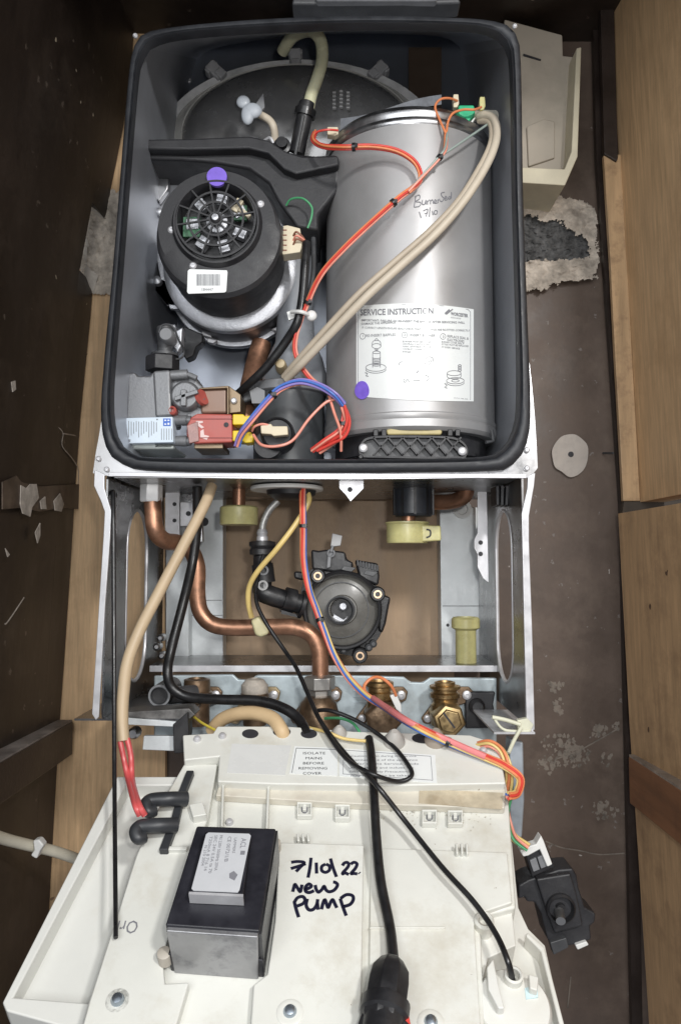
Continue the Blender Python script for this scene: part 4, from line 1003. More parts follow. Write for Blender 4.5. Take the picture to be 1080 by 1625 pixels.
loom('wire_loom', 'red wires arching over the cylinder top then running down left', 'wires',
     [(500, 210, 0.07), (497, 222, 0.05), (512, 232, 0.035), (545, 234, 0.02), (590, 233, 0.015), (630, 240, 0.012), (658, 258, 0.012), (667, 282, 0.012), (655, 298, 0.012), (633, 314, 0.012), (590, 352, 0.012), (545, 395, 0.016), (510, 435, 0.03), (488, 480, 0.045), (470, 530, 0.055), (470, 565, 0.06), (492, 600, 0.06), (525, 625, 0.05), (545, 648, 0.045), (540, 680, 0.045), (515, 700, 0.05), (495, 715, 0.06)],
     [M_RED, M_PINK, M_RED, M_ORANGE], (0.165, 0.44, 0.62, 0.73, 0.89), 0.0013, 0.0019)
M_ = M().tube([(536, 207, 0.06), (518, 206, 0.055), (500, 211, 0.06), (498, 222, 0.06)], 0.0012, 8); tag(M_.build('wire', M_RED), 'short red wire from the left ivory terminal', 'wire')
loom('wire_loom', 'orange wires joining from the green sensor down to loom', 'wires', [(708, 210, 0.025), (706, 235, 0.012), (697, 250, 0.010), (672, 278, 0.010), (648, 305, 0.010)], [M_ORANGE, M_PINK, M_GYW], (0.5,), 0.0012, 0.0013)
for pth, mt_, lb2 in [([(725, 160, 0.05), (712, 156, 0.04), (698, 158, 0.035), (690, 170, 0.03), (697, 190, 0.026), (707, 212, 0.022)], M_ORANGE, 'orange wire from left ivory terminal by the green sensor'),
                      ([(763, 170, 0.045), (752, 174, 0.035), (735, 174, 0.033), (718, 180, 0.03), (710, 195, 0.026), (708, 214, 0.022)], M_ORANGE, 'orange wire crossing the green sensor'),
                      ([(778, 194, 0.045), (740, 220, 0.02), (700, 247, 0.012)], M_GYW, 'grey green wire slanting from beige hose to orange wires')]:
    tag(M().tube(pth, 0.0013, 8).build('wire', mt_), lb2, 'wire', 'sensor wires at the cylinder top')
# black cable from the fan connector
tag(M().tube([(486, 385, 0.055), (484, 420, 0.05), (480, 470, 0.05), (472, 510, 0.05), (455, 540, 0.06), (425, 580, 0.07), (398, 607, 0.08), (378, 625, 0.10)], 0.005, 12).build('fan_cable', M_CABLE), 'thick black sleeved cable running down from the fan connector', 'cable')
tag(M().tube([(497, 378, 0.09), (497, 430, 0.08), (490, 470, 0.075)], 0.0028, 10).build('grey_cable', M_DGREY), 'thin grey cable beside the black fan cable', 'cable')
wc = M(); wc.tube([(462, 495, 0.05), (478, 495, 0.04), (492, 501, 0.05)], 0.0022, 8); wc.ball(A(494, 501, .05), 0.006, (1, .7, 1)); wc.pp([(455, 495), (466, 492), (468, 504), (458, 508)], 0.055, 0.004)
tag(wc.build('cable_clip', M_WHITE), 'white plastic clip holding the black fan cable', 'clip')
loom('wire_loom', 'blue and violet wires rising from yellow plugs over grey drum', 'wires', [(376, 708, 0.045), (382, 690, 0.04), (398, 668, 0.035), (425, 635, 0.035), (445, 616, 0.035), (475, 606, 0.035), (505, 612, 0.035), (530, 626, 0.035), (545, 642, 0.04)], [M_BLU, M_VIO, M_BLU, M_VIO, M_PINK], (0.42,), 0.0014, 0.0026)
tag(M().tube([(402, 690, 0.045), (415, 706, 0.035), (440, 708, 0.032), (465, 698, 0.035), (490, 665, 0.035), (515, 640, 0.04), (530, 634, 0.042)], 0.0016, 8).build('wire', M_PINK), 'salmon wire looping across the grey drum', 'wire', 'salmon wires by the grey drum')
tag(M().tube([(522, 628, 0.045), (530, 655, 0.04), (540, 685, 0.04), (541, 716, 0.05)], 0.0016, 8).build('wire', M_PINK), 'salmon wire hanging straight down right of grey drum', 'wire', 'salmon wires by the grey drum')
tag(M().tube([(400, 684, 0.045), (404, 677, 0.04), (416, 673, 0.04), (430, 676, 0.042)], 0.0013, 8).build('wire', M_PINK), 'short salmon wire from yellow plug to ivory connector', 'wire', 'salmon wires by the grey drum')
cn2 = M().pp([(413, 675), (430, 672), (432, 676), (456, 676), (457, 690), (434, 692), (430, 689), (414, 688)], 0.040, 0.012); tag(cn2.build('connector', M_IVORY, None, 0.0012), 'ivory two piece connector in front of black drain plug', 'connector')
loom('wire_loom', 'pink and red wires curling down beside the grey drum', 'wires', [(545, 645, 0.04), (551, 668, 0.04), (545, 690, 0.042), (528, 702, 0.05), (505, 716, 0.06)], [M_PINK, M_RED, M_RED], (), 0.0017, 0.0024)

# ------------------------------------------------------------------ under the case
wf = thing('wall_frame', 'pale galvanised wall frame with uprights and steel shelf', 'frame', (520, 1060, 0.2))
M().pp([(300, 775), (354, 775), (354, 1046), (300, 1046)], 0.262, 0.03).build('upright', M_UPR, wf, 0.001)
M().pp([(263, 800), (300, 800), (300, 1046), (263, 1046)], 0.240, 0.05).build('upright', M_UPR, wf, 0.001)
M().pp([(697, 805), (772, 805), (772, 1052), (700, 1052)], 0.262, 0.03).build('upright', M_UPR, wf, 0.001)
M().pp([(766, 830), (788, 830), (790, 1050), (768, 1050)], 0.225, 0.05).build('upright', M_STEEL, wf, 0.001)
g = M()
for (x0, y0, x1, y1) in [(305, 952, 352, 953), (303, 976, 353, 977), (702, 961, 768, 962.2), (304, 895, 312, 940)]: g.pp([(x0, y0), (x1, y0), (x1, y1), (x0, y1)], 0.2612, 0.002)
g.each('fold_line', M_MGREY, wf)
g = M().pp([(262, 775), (285, 770), (285, 860), (262, 858)], 0.16, 0.003); p1_ = g.build('hole_plate', M_BRIGHT, wf, 0.0005)
g = M().pp([(286, 797), (306, 797), (306, 835), (286, 835)], 0.15, 0.003); p2_ = g.build('hole_plate', M_BRIGHT, wf, 0.0005)
g = M()
for (x, y, YY, r) in [(277, 800, .1595, 3.2), (277, 826, .1595, 3.2), (299, 815, .1495, 4), (324, 828, .2615, 7), (710, 992, .2615, 2.5)]: g.ly(x, y, YY, [(r, 0.001), (r, -0.0003), (0.3, -0.0004)], 12)
g.each('hole', M_INK, wf)
M().pp([(285, 772), (318, 772), (322, 860), (285, 870)], 0.18, 0.01).build('hanger', M_STEEL, wf, 0.001)
g = M().pp([(757, 780), (772, 778), (775, 925), (766, 918), (757, 900), (757, 880), (752, 870), (752, 856), (757, 846)], 0.15, 0.002); p3_ = g.build('hanger', M_BRIGHT, wf, 0.0006)
g = M()
for (x, y) in ((762, 861), (762, 879)): g.ly(x, y, 0.1495, [(3.6, 0.001), (3.6, -0.0003), (0.3, -0.0004)], 12)
g.each('hole', M_INK, wf)
g = M().ly(732, 808, 0.262, [(15, 0.0), (15, -0.004), (9, -0.004), (8, -0.001), (1, -0.001)], 28); g.build('wall_washer', M_WHITE, wf)
sh0 = A(238, 1058, 0.14); sh1 = A(788, 1068, 0.14)
xs0, xs1 = sh0.x, sh1.x; zs = (sh0.z + sh1.z) / 2
shelf = M().box(((xs0 + xs1) / 2, 0.195, zs + 0.004), xs1 - xs0, 0.11, 0.002); shelf.build('shelf', M_WEB, wf)
M().box(((xs0 + xs1) / 2, 0.139, zs + 0.0015), xs1 - xs0, 0.002, 0.0075).build('shelf_lip', M_BRIGHT, wf, 0.0006)
g = M()
for (x, y) in [(250, 1026), (256, 1012), (258, 1040)]: g.ly(x, y, 0.18, [(6, .01), (6, -.004), (3, -.006)], 12)
g.each('fixing', M_STEEL, wf)
# valve plate with five valves
vp = thing('valve_plate', 'pale blue steel manifold plate below the shelf carrying valves', 'plate', (520, 1160, 0.12))
M().pp([(244, 1072), (370, 1070), (378, 1078), (398, 1079), (408, 1071), (580, 1072), (640, 1074), (650, 1082), (670, 1083), (682, 1075), (788, 1076), (788, 1180), (244, 1180)], 0.13, 0.004).build('plate', M_ZPLATE, vp, 0.002)
M().pp([(738, 1098), (786, 1098), (782, 1118), (786, 1135), (786, 1156), (738, 1156)], 0.118, 0.01).build('dark_cover', M_BLKM, vp, 0.002)
g = M().ly(757, 1122, 0.112, [(13, 0.008), (12, 0), (8, -0.003), (3, -0.003)], 20); g.build('knob', M_BLK, vp)
g = M()
for k in range(3): g.pp([(560 + 6 * k, 1095 + 9 * k), (596 + 6 * k, 1095 + 9 * k), (596, 1097 + 9 * k), (560, 1097 + 9 * k)], 0.1285, 0.002)
g.build('emboss', mat('emboss_blue', (0.55, 0.62, 0.66), 0.4, 0.3), vp)


def valve(x, kind, label):
    t = thing('service_valve', label, 'valve', (x, 1165, 0.11), 'valves along the manifold plate')
    fm = {0: M_BRASSD, 1: M_BRASS, 2: M_BRASS, 3: M_BRASSD, 4: M_BRASS}[kind]
    fl = M().prism([A(x + a, b, 0.120) for a, b in [(-42, 1140), (-38, 1148), (-28, 1150), (-10, 1128), (24, 1118), (38, 1112), (41, 1098), (34, 1090), (22, 1090), (0, 1096), (-24, 1116)]], (0, 0.006, 0)); fl.build('flange', M_BRASSD if kind != 1 else mat('tan_flange', (0.36, 0.28, 0.17), 0.4, 0.6), t, 0.0015)
    g = M(); screw(g, x + 30, 1103, 0.118, 7); 
    if kind in (3, 4): screw(g, x - 32, 1140, 0.118, 6)
    g.each('screw', M_BRIGHT, t)
    return t, fm


t, fm = valve(312, 0, 'dark brass valve stub at left end of the manifold plate')
M().lz(312, 0.10, [(20, 1150), (20, 1112), (24, 1110), (24, 1098), (21, 1096), (20, 1078), (13, 1076), (12, 1084), (1, 1084)], 32).build('stub', fm, t)
t, fm = valve(404, 1, 'brass valve with pale washer stack second from left')
M().lz(404, 0.10, [(18, 1150), (18, 1108), (22, 1107), (22, 1100), (18, 1099)], 32).build('stub', M_BRASSD, t)
g = M().lz(404, 0.10, [(20, 1100), (21, 1098), (21, 1087), (19, 1085), (14, 1078), (6, 1076), (5, 1082), (1, 1082)], 32); g.build('washer', mat('dirty_white', (0.42, 0.38, 0.33), 0.6, var=0.3, scale=60), t)
t, fm = valve(502, 2, 'grey capped valve under the bent copper pipe, middle of plate')
M().lz(505, 0.09, [(32, 1165), (34, 1140), (28, 1115), (20, 1105)], 32).build('stub', M_BRASSD, t)
M().lz(507, 0.10, [(19, 1110), (19, 1094), (25, 1093), (25, 1074), (18, 1072)], 6, 0.2).build('union_nut', mat('dull_nickel', (0.42, 0.41, 0.39), 0.4, 0.7, var=0.15), t, 0.001)
t, fm = valve(606, 3, 'brass valve behind the coloured loom right of the middle')
M().lz(602, 0.10, [(20, 1150), (20, 1112), (23, 1108), (23, 1098), (18, 1096), (18, 1090), (22, 1088), (22, 1082), (16, 1080), (15, 1086), (1, 1086)], 32).build('stub', M_BRASS, t)
g = M().ly(608, 1140, 0.085, [(30, 0.03), (30, 0.0), (26, -0.004), (20, -0.006), (3, -0.006)], 6, 0.2); g.build('hex_cap', M_BRASSD, t, 0.001)
t, fm = valve(710, 4, 'bright brass valve with slotted hex cap at right end')
M().lz(706, 0.10, [(22, 1150), (22, 1118), (19, 1114), (20, 1108), (23, 1106), (23, 1100), (19, 1098), (19, 1094), (24, 1092), (24, 1088), (16, 1086), (16, 1082), (12, 1081), (11, 1086), (1, 1086)], 32).build('stub', M_BRASS, t)
g = M().ly(712, 1143, 0.078, [(27, 0.04), (27, 0.0), (24, -0.004), (18, -0.005), (18, -0.008), (2, -0.0085)], 6, 0.25); g.build('hex_cap', mat('bright_brass', (0.44, 0.32, 0.16), 0.4, 0.85, var=0.3, scale=90, dirt=(0.2, 0.13, 0.07), dscale=60, damt=0.8), t, 0.001)
g = M(); d_ = V((0.6, 0, -0.8)); g.box(A(712, 1143, 0.0695), 0.020, 0.001, 0.002, (d_, V((0, 1, 0)), V((0.8, 0, 0.6)))); g.each('slot', M_INK, t)

# copper pipes below
bp = thing('copper_pipe', 'long bent copper pipe from union nut down to the middle valve', 'pipe', (510, 1075, 0.1))
M().tube([(242, 785, 0.07), (243, 810, 0.07), (247, 842, 0.07), (262, 858, 0.085), (285, 862, 0.11), (303, 874, 0.12), (313, 900, 0.12), (313, 940, 0.12), (318, 970, 0.12), (336, 990, 0.12), (370, 996, 0.12), (430, 995, 0.115), (470, 996, 0.11), (495, 1008, 0.11), (506, 1030, 0.11), (508, 1055, 0.11), (508, 1085, 0.11)], 0.0095, 22).build('pipe', M_COPPER, bp)
M().lz(240, 0.07, [(16, 797), (18, 794), (18, 770), (15, 767), (15, 757)], 6, 0.35).build('union_nut', mat('glare_zinc', (0.86, 0.86, 0.86), 0.3, 0.1), bp, 0.001, label='bright hexagonal union nut')  # near-white base colour paints in the blown-out reflection on the metal nut
M().lz(240, 0.07, [(20, 767), (20, 762)], 24).build('washer', M_STEEL, bp)
g = M().ly(410, 993, 0.098, [(13, 0.03), (13, 0.0), (9, -0.003)], 20); g = M().pp([(397, 984), (410, 978), (424, 996), (427, 1006), (413, 1012), (404, 1008)], 0.096, 0.03); g.build('pipe_clip', mat('pale_yellow_clip', (0.60, 0.55, 0.33), 0.4, sss=0.2), bp, 0.003)
ew = thing('copper_pipe', 'short copper elbow under case beside the black siphon', 'pipe', (740, 780, 0.12))
M().tube([(690, 797, 0.17), (715, 796, 0.16), (735, 788, 0.15), (741, 770, 0.14), (741, 750, 0.14)], 0.0095, 20).build('pipe', M_COPPER, ew)
g = M(); g.tube([(668, 772, .12), (725, 770, .13)], 0.0035, 10, 0); g.ball(A(714, 770, .125), 0.008, (1, .8, .8)); g.build('rod', M_BLK, ew)
# yellow caps
yc = thing('yellow_cap', 'yellow nylon cap on copper stub left, beside oval grommet', 'cap', (379, 833, 0.12), 'yellow nylon caps')
M().lz(379, 0.12, [(29, 833), (30, 831), (30, 806), (28, 804), (24, 803), (24, 806), (2, 806)], 40).build('cap', M_YCAP, yc)
M().lz(379, 0.12, [(10, 806), (10, 776), (14, 775), (14, 760)], 24).build('stub', M_COPPER, yc)
yc = thing('yellow_cap', 'yellow nylon cap with side strap below the black siphon', 'cap', (648, 865, 0.12), 'yellow nylon caps')
M().lz(646, 0.12, [(32, 862), (33, 858), (33, 833), (35, 831), (35, 829), (30, 828), (30, 832), (2, 832)], 40).build('cap', M_YCAP, yc)
M().pp([(668, 833), (699, 834), (700, 858), (669, 860)], 0.10, 0.012).build('strap', M_YCAP, yc, 0.002)
g = M(); g.tube([(676, 840, .0995), (682, 842, .0995), (682, 850, .0995), (676, 853, .0995)], 0.001, 6); g.build('latch', M_DGREY, yc)
M().lz(648, 0.12, [(11, 830), (11, 815)], 20).build('stub', M_COPPER, yc)
yc = thing('yellow_cap', 'tall yellow nylon spool standing on the shelf at right', 'cap', (739, 1050, 0.17), 'yellow nylon caps')
M().lz(739, 0.17, [(16, 1052), (16, 1000), (22, 996), (22, 982), (19, 979), (15, 979), (14, 985), (2, 985)], 32).build('cap', M_YCAP, yc)
# siphon
sy = thing('siphon', 'ribbed black siphon outlet hanging below case above yellow cap', 'siphon', (655, 825, 0.12))
M().lz(655, 0.12, [(28, 820), (31, 816), (31, 770), (36, 768), (36, 752)], 36).build('siphon_body', mat('siphon_black', (0.03, 0.034, 0.042), 0.4, var=0.15), sy)
g = M()
for a in (-2.9, -2.2, -1.57, -0.9, -0.2):
    q = A(655, 795, 0.12) + V((math.cos(a), math.sin(a), 0)) * 31 * S(0.12); g.box(q, 0.003, 0.003, 0.034, (V((math.cos(a), math.sin(a), 0)), V((-math.sin(a), math.cos(a), 0)), V((0, 0, 1))))
g.each('rib', M_BLK, sy)
g = M().pp([(728, 766), (752, 766), (752, 802), (735, 800)], 0.10, 0.03)
g = M()
for k in range(4): g.pp([(786 + 8 * k, 770), (792 + 8 * k, 770), (792 + 7 * k, 802), (787 + 7 * k, 802)], 0.06, 0.03)
tag(g.build('end_plug', M_BLKM, None, 0.001), 'black ridged plug under the case at right bracket', 'plug')
# grommet
gm = thing('grommet', 'white oval cable grommet with black cup under the case', 'grommet', (458, 790, 0.08))
g = M().lathe([(57 * S(.08), 0), (58 * S(.08), -0.002), (57 * S(.08), -0.004)], A(455, 773, 0.08), (0, 0, 1), 40); g.build('rim', M_WHITE, gm)
M().lz(462, 0.08, [(40, 777), (38, 786), (26, 792), (4, 793)], 36).build('cup', M_BLK, gm)
# braided hose + elbow fitting
bf = thing('hose_fitting', 'black elbow fitting with braided tube beside the pump', 'fitting', (430, 960, 0.14))
M().tube([(441, 795, 0.12), (427, 810, 0.12), (418, 830, 0.12), (416, 848, 0.12)], 0.0042, 12).build('braided_tube', mat('braid_grey', (0.46, 0.46, 0.45), 0.4, 0.4, var=0.3, scale=300), bf)
M().lz(416, 0.12, [(9, 860), (9, 852), (7.5, 850), (9, 846), (7, 840)], 18).build('ferrule', M_BRIGHT, bf)
g = M().lz(416, 0.12, [(14, 905), (14, 882), (20, 880), (20, 872), (18, 870), (21, 866), (21, 860), (12, 858)], 28); g.tube([(416, 895, 0.12), (420, 925, 0.12)], 0.0125, 20, 0); g.build('elbow_top', M_BLK, bf)
M().tube([(416, 905, 0.12), (416, 936, 0.12), (426, 944, 0.12), (455, 953, 0.125), (482, 960, 0.13)], 0.0115, 20, 4).build('elbow_arm', M_BLK, bf)
g = M(); dd = A(482, 960, .13) - A(426, 944, .12); g.lathe([(0.0118, 0), (0.0148, 0), (0.0148, 0.013), (0.0125, 0.013)], A(450, 951, .122), dd, 28); g.lathe([(0.0155, 0.02), (0.0165, 0.02), (0.0165, 0.024), (0.0155, 0.024)], A(450, 951, .122), dd, 28); g.pp([(446, 968), (470, 975), (472, 980), (446, 974)], 0.11, 0.005); g.build('collar', M_BLK, bf)
for (x, y) in ((417, 929), (418, 905)):
    g = M().ly(x, y, 0.105, [(8, 0.006), (8, 0), (5, 0), (4.5, 0.004)], 20); g.build('clip_ring', M_LGREY if y == 929 else M_MGREY, bf)
# pump
pu = thing('pump', 'black round pump housing with open centre, lying on wall', 'pump', (540, 1040, 0.14))
base = [(478, 935), (487, 912), (500, 900), (520, 905), (560, 908), (590, 925), (604, 935), (610, 950), (606, 975), (606, 1000), (595, 1020), (575, 1040), (572, 1048), (560, 1042), (535, 1036), (510, 1020), (490, 1000), (478, 970)]
M().prism(closed_px(base, 0.135, 4), (0, 0.035, 0)).build('pump_body', M_BLK, pu, 0.002)
M().ly(543, 968, 0.118, [(61, 0.05), (61, 0.004), (59, 0.0), (56, 0.0), (54, 0.004), (54, 0.009), (40, 0.005), (24, 0.003), (22, 0.0), (20, 0.0), (18, 0.004), (17, 0.024), (1, 0.026)], 64).build('pump_dish', M_PUMP, pu, ang=28)
M().ly(543, 968, 0.116, [(61, 0.006), (62, -0.001), (60, -0.003), (57, -0.002), (55, 0.002), (56, 0.006)], 64, loop=True).build('outer_ring', M_BLK, pu)
M().ly(541, 968, 0.1185, [(44, 0.008), (44, 0.0035), (42.5, 0.0035), (42.5, 0.008)], 56, loop=True).build('step_ring', M_DGREY, pu)
g = M().ly(540, 968, 0.117, [(21.5, 0.004), (22.5, -0.002), (20, -0.003), (18.5, 0.001)], 36, loop=True); g.build('centre_ring', M_DGREY, pu)
g = M().pp([(530, 975), (545, 984), (552, 978), (545, 986), (535, 986), (528, 980)], 0.124, 0.003); g.ly(544, 962, 0.131, [(8, 0.004), (8, 0), (5, -0.003), (1, -0.003)], 18); g.build('shaft', M_ALU, pu)
M().ly(541, 979, 0.138, [(12, 0.003), (9, 0), (1, 0)], 24).build('centre_face', mat('pale_centre', (0.45, 0.47, 0.46), 0.4, 0.2), pu)
for (x, y) in ((504, 914), (599, 943), (571, 1041)):
    g = M().ly(x, y, 0.1125, [(12, 0.03), (12, 0.002), (10, 0.0)], 24); g.each('lug', M_BLK, pu)
    g = M().ly(x, y, 0.111, [(6.5, 0.003), (6.5, 0), (4, 0), (3.6, 0.002), (1, 0.002)], 18); g.build('insert', mat('copper_insert', (0.62, 0.45, 0.30), 0.4, 0.8), pu)
g = M(); g.pp([(493, 872), (505, 874), (520, 872), (548, 876), (550, 888), (560, 892), (560, 904), (530, 908), (495, 904)], 0.125, 0.03); g.pp([(563, 888), (600, 894), (602, 915), (600, 930), (570, 918)], 0.12, 0.035); g.pp([(600, 942), (620, 948), (617, 962), (612, 990), (606, 1006), (600, 1000)], 0.128, 0.03); g.pp([(466, 906), (482, 908), (482, 922), (466, 918)], 0.13, 0.02)
g.build('port', M_BLK, pu, 0.003)
g = M(); g.pp([(527, 846), (543, 850), (540, 866), (524, 868)], 0.12, 0.012); g.build('grey_tab', M_LGREY, pu, 0.001)
g = M(); g.ly(525, 878, 0.118, [(7, 0.006), (7, 0), (4, -0.001), (3, 0.002)], 18); g.pp([(520, 880), (526, 878), (524, 900), (518, 902)], 0.118, 0.006); g.tube([(528, 866, .118), (525, 876, .118)], .002, 8, 0); g.build('clip_lever', M_MGREY, pu, 0.0008)
g = M()
for k in range(8): g.pp([(566 + 4.5 * k, 888 + 1.2 * k), (568.5 + 4.5 * k, 888.5 + 1.2 * k), (568.5 + 4.5 * k, 898 + 1.2 * k), (566 + 4.5 * k, 898 + 1.2 * k)], 0.117, 0.006)
for (x0, y0) in ((545, 898), (580, 905)): g.pp([(x0, y0), (x0 + 20, y0 + 3), (x0 + 12, y0 + 10), (x0 - 4, y0 + 6)], 0.119, 0.004)
for (x, y) in ((545, 1032), (585, 1028), (592, 1022)): g.ly(x, y, .12, [(6, .02), (6, 0), (3, -.003)], 12)
g.each('ridge', M_DGREY, pu, 0.0006)

# ------------------------------------------------------------------ lower hoses and cables
tag(M().tube([(336, 772, 0.05), (325, 800, 0.03), (290, 868, 0.01), (250, 945, -0.01), (222, 1000, -0.02), (203, 1050, -0.03), (196, 1100, -0.035), (194, 1140, -0.04), (196, 1176, -0.045)], 0.0058, 16).build('tan_hose', M_BEIGE2), 'long tan hose from case underside down to the red sleeves', 'hose')
for k, (a, b) in enumerate((((190, 1172), (206, 1228)), ((202, 1172), (212, 1228)))):
    tag(M().tube([(a[0], a[1], -0.045), (a[0] + 6, 1200, -0.05), (b[0] - 2, b[1] + 10, -0.06), P(b[0] + 8, 1275, 0.02), P(222 + 8 * k, 1294, 0.015)], 0.0026, 10).build('red_sleeve', M_REDSL),
        ['left red sleeved wire running from tan hose to black hooks', 'right red sleeved wire running from tan hose to black hooks'][k], 'wire', 'red sleeved wires')
tag(M().tube([(179, 785, 0.03), (180, 800, 0.0), (181, 1000, -0.02), (182, 1240, -0.08), (184, 1488, -0.20)], [0.0026, 0.0017], 10, 4).build('thin_rod', M_CABLE), 'thin straight black cable hanging down the left bracket', 'cable')
g = M(); g.ball(A(179, 786, 0.03), 0.005); tag(g.build('cable_end', M_BLK), 'black rubber end of the thin hanging cable', 'cable end')
tag(M().tube([(313, 772, 0.06), (313, 830, 0.07), (306, 890, 0.07), (290, 960, 0.05), (272, 1030, 0.04), (266, 1066, 0.03), (274, 1092, 0.03), (300, 1106, 0.03), (350, 1110, 0.02), (410, 1112, 0.01), (450, 1124, 0.0), (474, 1142, -0.01), (488, 1168, -0.03)], 0.0052, 14).build('black_cable', M_CABLE), 'thick black cable curving down then right over the valves', 'cable')
tag(M().tube([(336, 1160, 0.02), (352, 1142, 0.01), (376, 1133, 0.0), (405, 1132, -0.01), (432, 1140, -0.02), (446, 1158, -0.03), (449, 1168, -0.03)], 0.0068, 16).build('tan_hose', mat('tan_arch', (0.58, 0.42, 0.24), 0.5, var=0.06)), 'short tan hose arching into the panel top slot', 'hose')
tag(M().tube([(306, 1136, 0.03), (322, 1148, 0.01), (348, 1162, -0.02)], 0.0013, 8).build('wire', mat('bright_yellow_wire', (0.75, 0.60, 0.08), 0.4)), 'thin bright yellow wire at top left of the panel', 'wire')
tag(M().tube([(484, 775, 0.07), (490, 795, 0.06), (470, 830, 0.06), (440, 870, 0.06), (410, 905, 0.07), (396, 930, 0.08), (394, 955, 0.085), (399, 980, 0.09)], 0.003, 10).build('wire', M_YEL), 'thick yellow wire running from grommet down to pipe clip', 'wire')
loom('wire_loom', 'long multicoloured wire loom from grommet past the pump', 'wires',
     [(480, 770, 0.06), (480, 800, 0.055), (481, 840, 0.055), (482, 890, 0.055), (490, 935, 0.055), (502, 968, 0.055), (514, 1000, 0.05), (530, 1040, 0.045), (552, 1075, 0.04), (580, 1103, 0.03), (610, 1122, 0.02), P(655, 1151, 0.024), P(700, 1173, 0.014), P(740, 1190, 0.010), P(775, 1204, 0.009), P(800, 1215, 0.008), P(824, 1234, 0.004), P(820, 1258, 0.002), P(806, 1263, 0.006)],
     [M_RED, M_ORANGE, M_YEL, M_BLU, M_PINK, M_RED, M_ORANGE], (0.11, 0.31, 0.68), 0.0013, 0.0025, tr=0.0043, wob=5)
g = M().tube([(592, 1108, 0.025), P(640, 1141, 0.026), P(700, 1170, 0.016), P(770, 1201, 0.011)], 0.0030, 10); tag(g.build('wire', mat('pink_sleeve', (0.70, 0.22, 0.22), 0.35)), 'fat pink sleeved wire inside lower part of the loom', 'wire')
tag(M().tube([(580, 1103, 0.03), (578, 1088, 0.035), (590, 1076, 0.04), (605, 1076, 0.045), (620, 1088, 0.045), (628, 1104, 0.05)], 0.0017, 8).build('wire', M_ORANGE), 'orange wire looped over the valve behind the loom', 'wire')
wcn = M().pp([(618, 1104), (628, 1100), (636, 1118), (637, 1132), (628, 1126)], 0.05, 0.008); tag(wcn.build('connector', M_WHITE, None, 0.001), 'small white connector at end of the looped orange wire', 'connector')
loom('wire_loom', 'yellow green and orange wires curling round the panel right edge', 'wires', [(756, 1184, -0.04), (775, 1180, -0.05), (793, 1190, -0.055), (804, 1212, -0.06), (808, 1235, -0.06), (806, 1262, -0.06), (802, 1285, -0.065), (806, 1310, -0.07), (816, 1330, -0.075), (838, 1345, -0.08)], [M_GRNW, M_YEL, M_ORANGE, M_YEL, M_PINK], (0.55,), 0.0014, 0.0026, wob=6)
g = M(); g.tube([(515, 1140, 0.0), (540, 1140, -0.01), (560, 1148, -0.02), (572, 1165, -0.03)], 0.0014, 8); tag(g.build('earth_wire', M_GRNW), 'green earth wire looping on the panel top edge', 'wire')
g = M(); g.tube([(490, 1155, -0.02), (520, 1162, -0.04), (545, 1172, -0.045), (580, 1176, -0.05)], 0.0015, 8); tag(g.build('wire', M_YEL), 'yellow wire lying along the panel top edge', 'wire')

# ------------------------------------------------------------------ hinged control panel
cp = thing('control_panel', 'cream plastic control panel swung down with handwritten note', 'control panel', P(480, 1500, -0.06))
tr_out = [(186, 1232), (800, 1240), (812, 1340), (822, 1440), (838, 1474), (864, 1500), (905, 1680), (880, 1690), (20, 1606), (4, 1592)]
M().panel(tr_out, -0.045, -0.052).build('tray', M_CREAM2, cp, 0.001)
g = M()
g.panel([(186, 1232), (290, 1232), (290, 1246), (200, 1246), (22, 1582), (150, 1592), (140, 1640), (10, 1604), (4, 1590)], -0.030, -0.050)
g.panel([(836, 1478), (863, 1502), (899, 1640), (890, 1640), (857, 1508), (833, 1484)], -0.030, -0.050)
g.each('tray_rim', M_CREAM2, cp, 0.0015)
cov_ = [(290, 1168), (440, 1164), (745, 1172), (792, 1184), (806, 1262), (818, 1440), (772, 1452), (762, 1470), (770, 1660), (120, 1660), (140, 1590), (214, 1360), (238, 1304), (292, 1212)]
M().panel(cov_, -0.012, -0.040).build('cover', M_CREAM, cp, 0.002)
# raised top flap, left border, raised note plate, right field
fl1 = [(290, 1166), (338, 1163), (345, 1152), (455, 1152), (560, 1160), (745, 1166), (790, 1180), (802, 1243), (640, 1246), (440, 1244), (345, 1240), (348, 1200), (292, 1206)]
M().panel(fl1, 0.004, -0.014).build('top_flap', M_CREAM, cp, 0.0015)
M().panel([(348, 1243), (355, 1241), (802, 1248), (800, 1282), (560, 1275), (440, 1268), (342, 1262)], -0.004, -0.0118).build('flap_step', M_STEP, cp, 0.001)
M().panel([(665, 1252), (798, 1258), (796, 1284), (664, 1274)], -0.0033, -0.0040).build('stain', M_STAIN, cp)
M().panel([(292, 1212), (345, 1212), (330, 1300), (312, 1340), (258, 1520), (262, 1560), (300, 1558), (270, 1660), (122, 1660), (142, 1588), (216, 1358), (240, 1302)], -0.004, -0.014).build('left_border', M_CREAM, cp, 0.0015)
M().panel([(443, 1336), (577, 1340), (572, 1660), (395, 1660), (402, 1562), (424, 1545), (436, 1460)], -0.002, -0.014).build('note_plate', M_CREAM, cp, 0.0015)
M().panel([(588, 1345), (804, 1352), (812, 1432), (764, 1448), (752, 1468), (764, 1660), (584, 1660)], -0.008, -0.014).build('right_plate', M_CREAM, cp, 0.0012)
g = M()
for (x0, y0, x1, y1) in [(352, 1243, 350, 1310), (424, 1243, 421, 1318)]: g.panel([(x0, y0), (x0 + 4, y0), (x1 + 4, y1), (x1, y1)], 0.0, -0.012)
g.panel([(300, 1276), (322, 1272), (328, 1292), (306, 1296)], 0.004, -0.006); g.panel([(262, 1342), (298, 1342), (296, 1348), (262, 1348)], 0.0, -0.006)
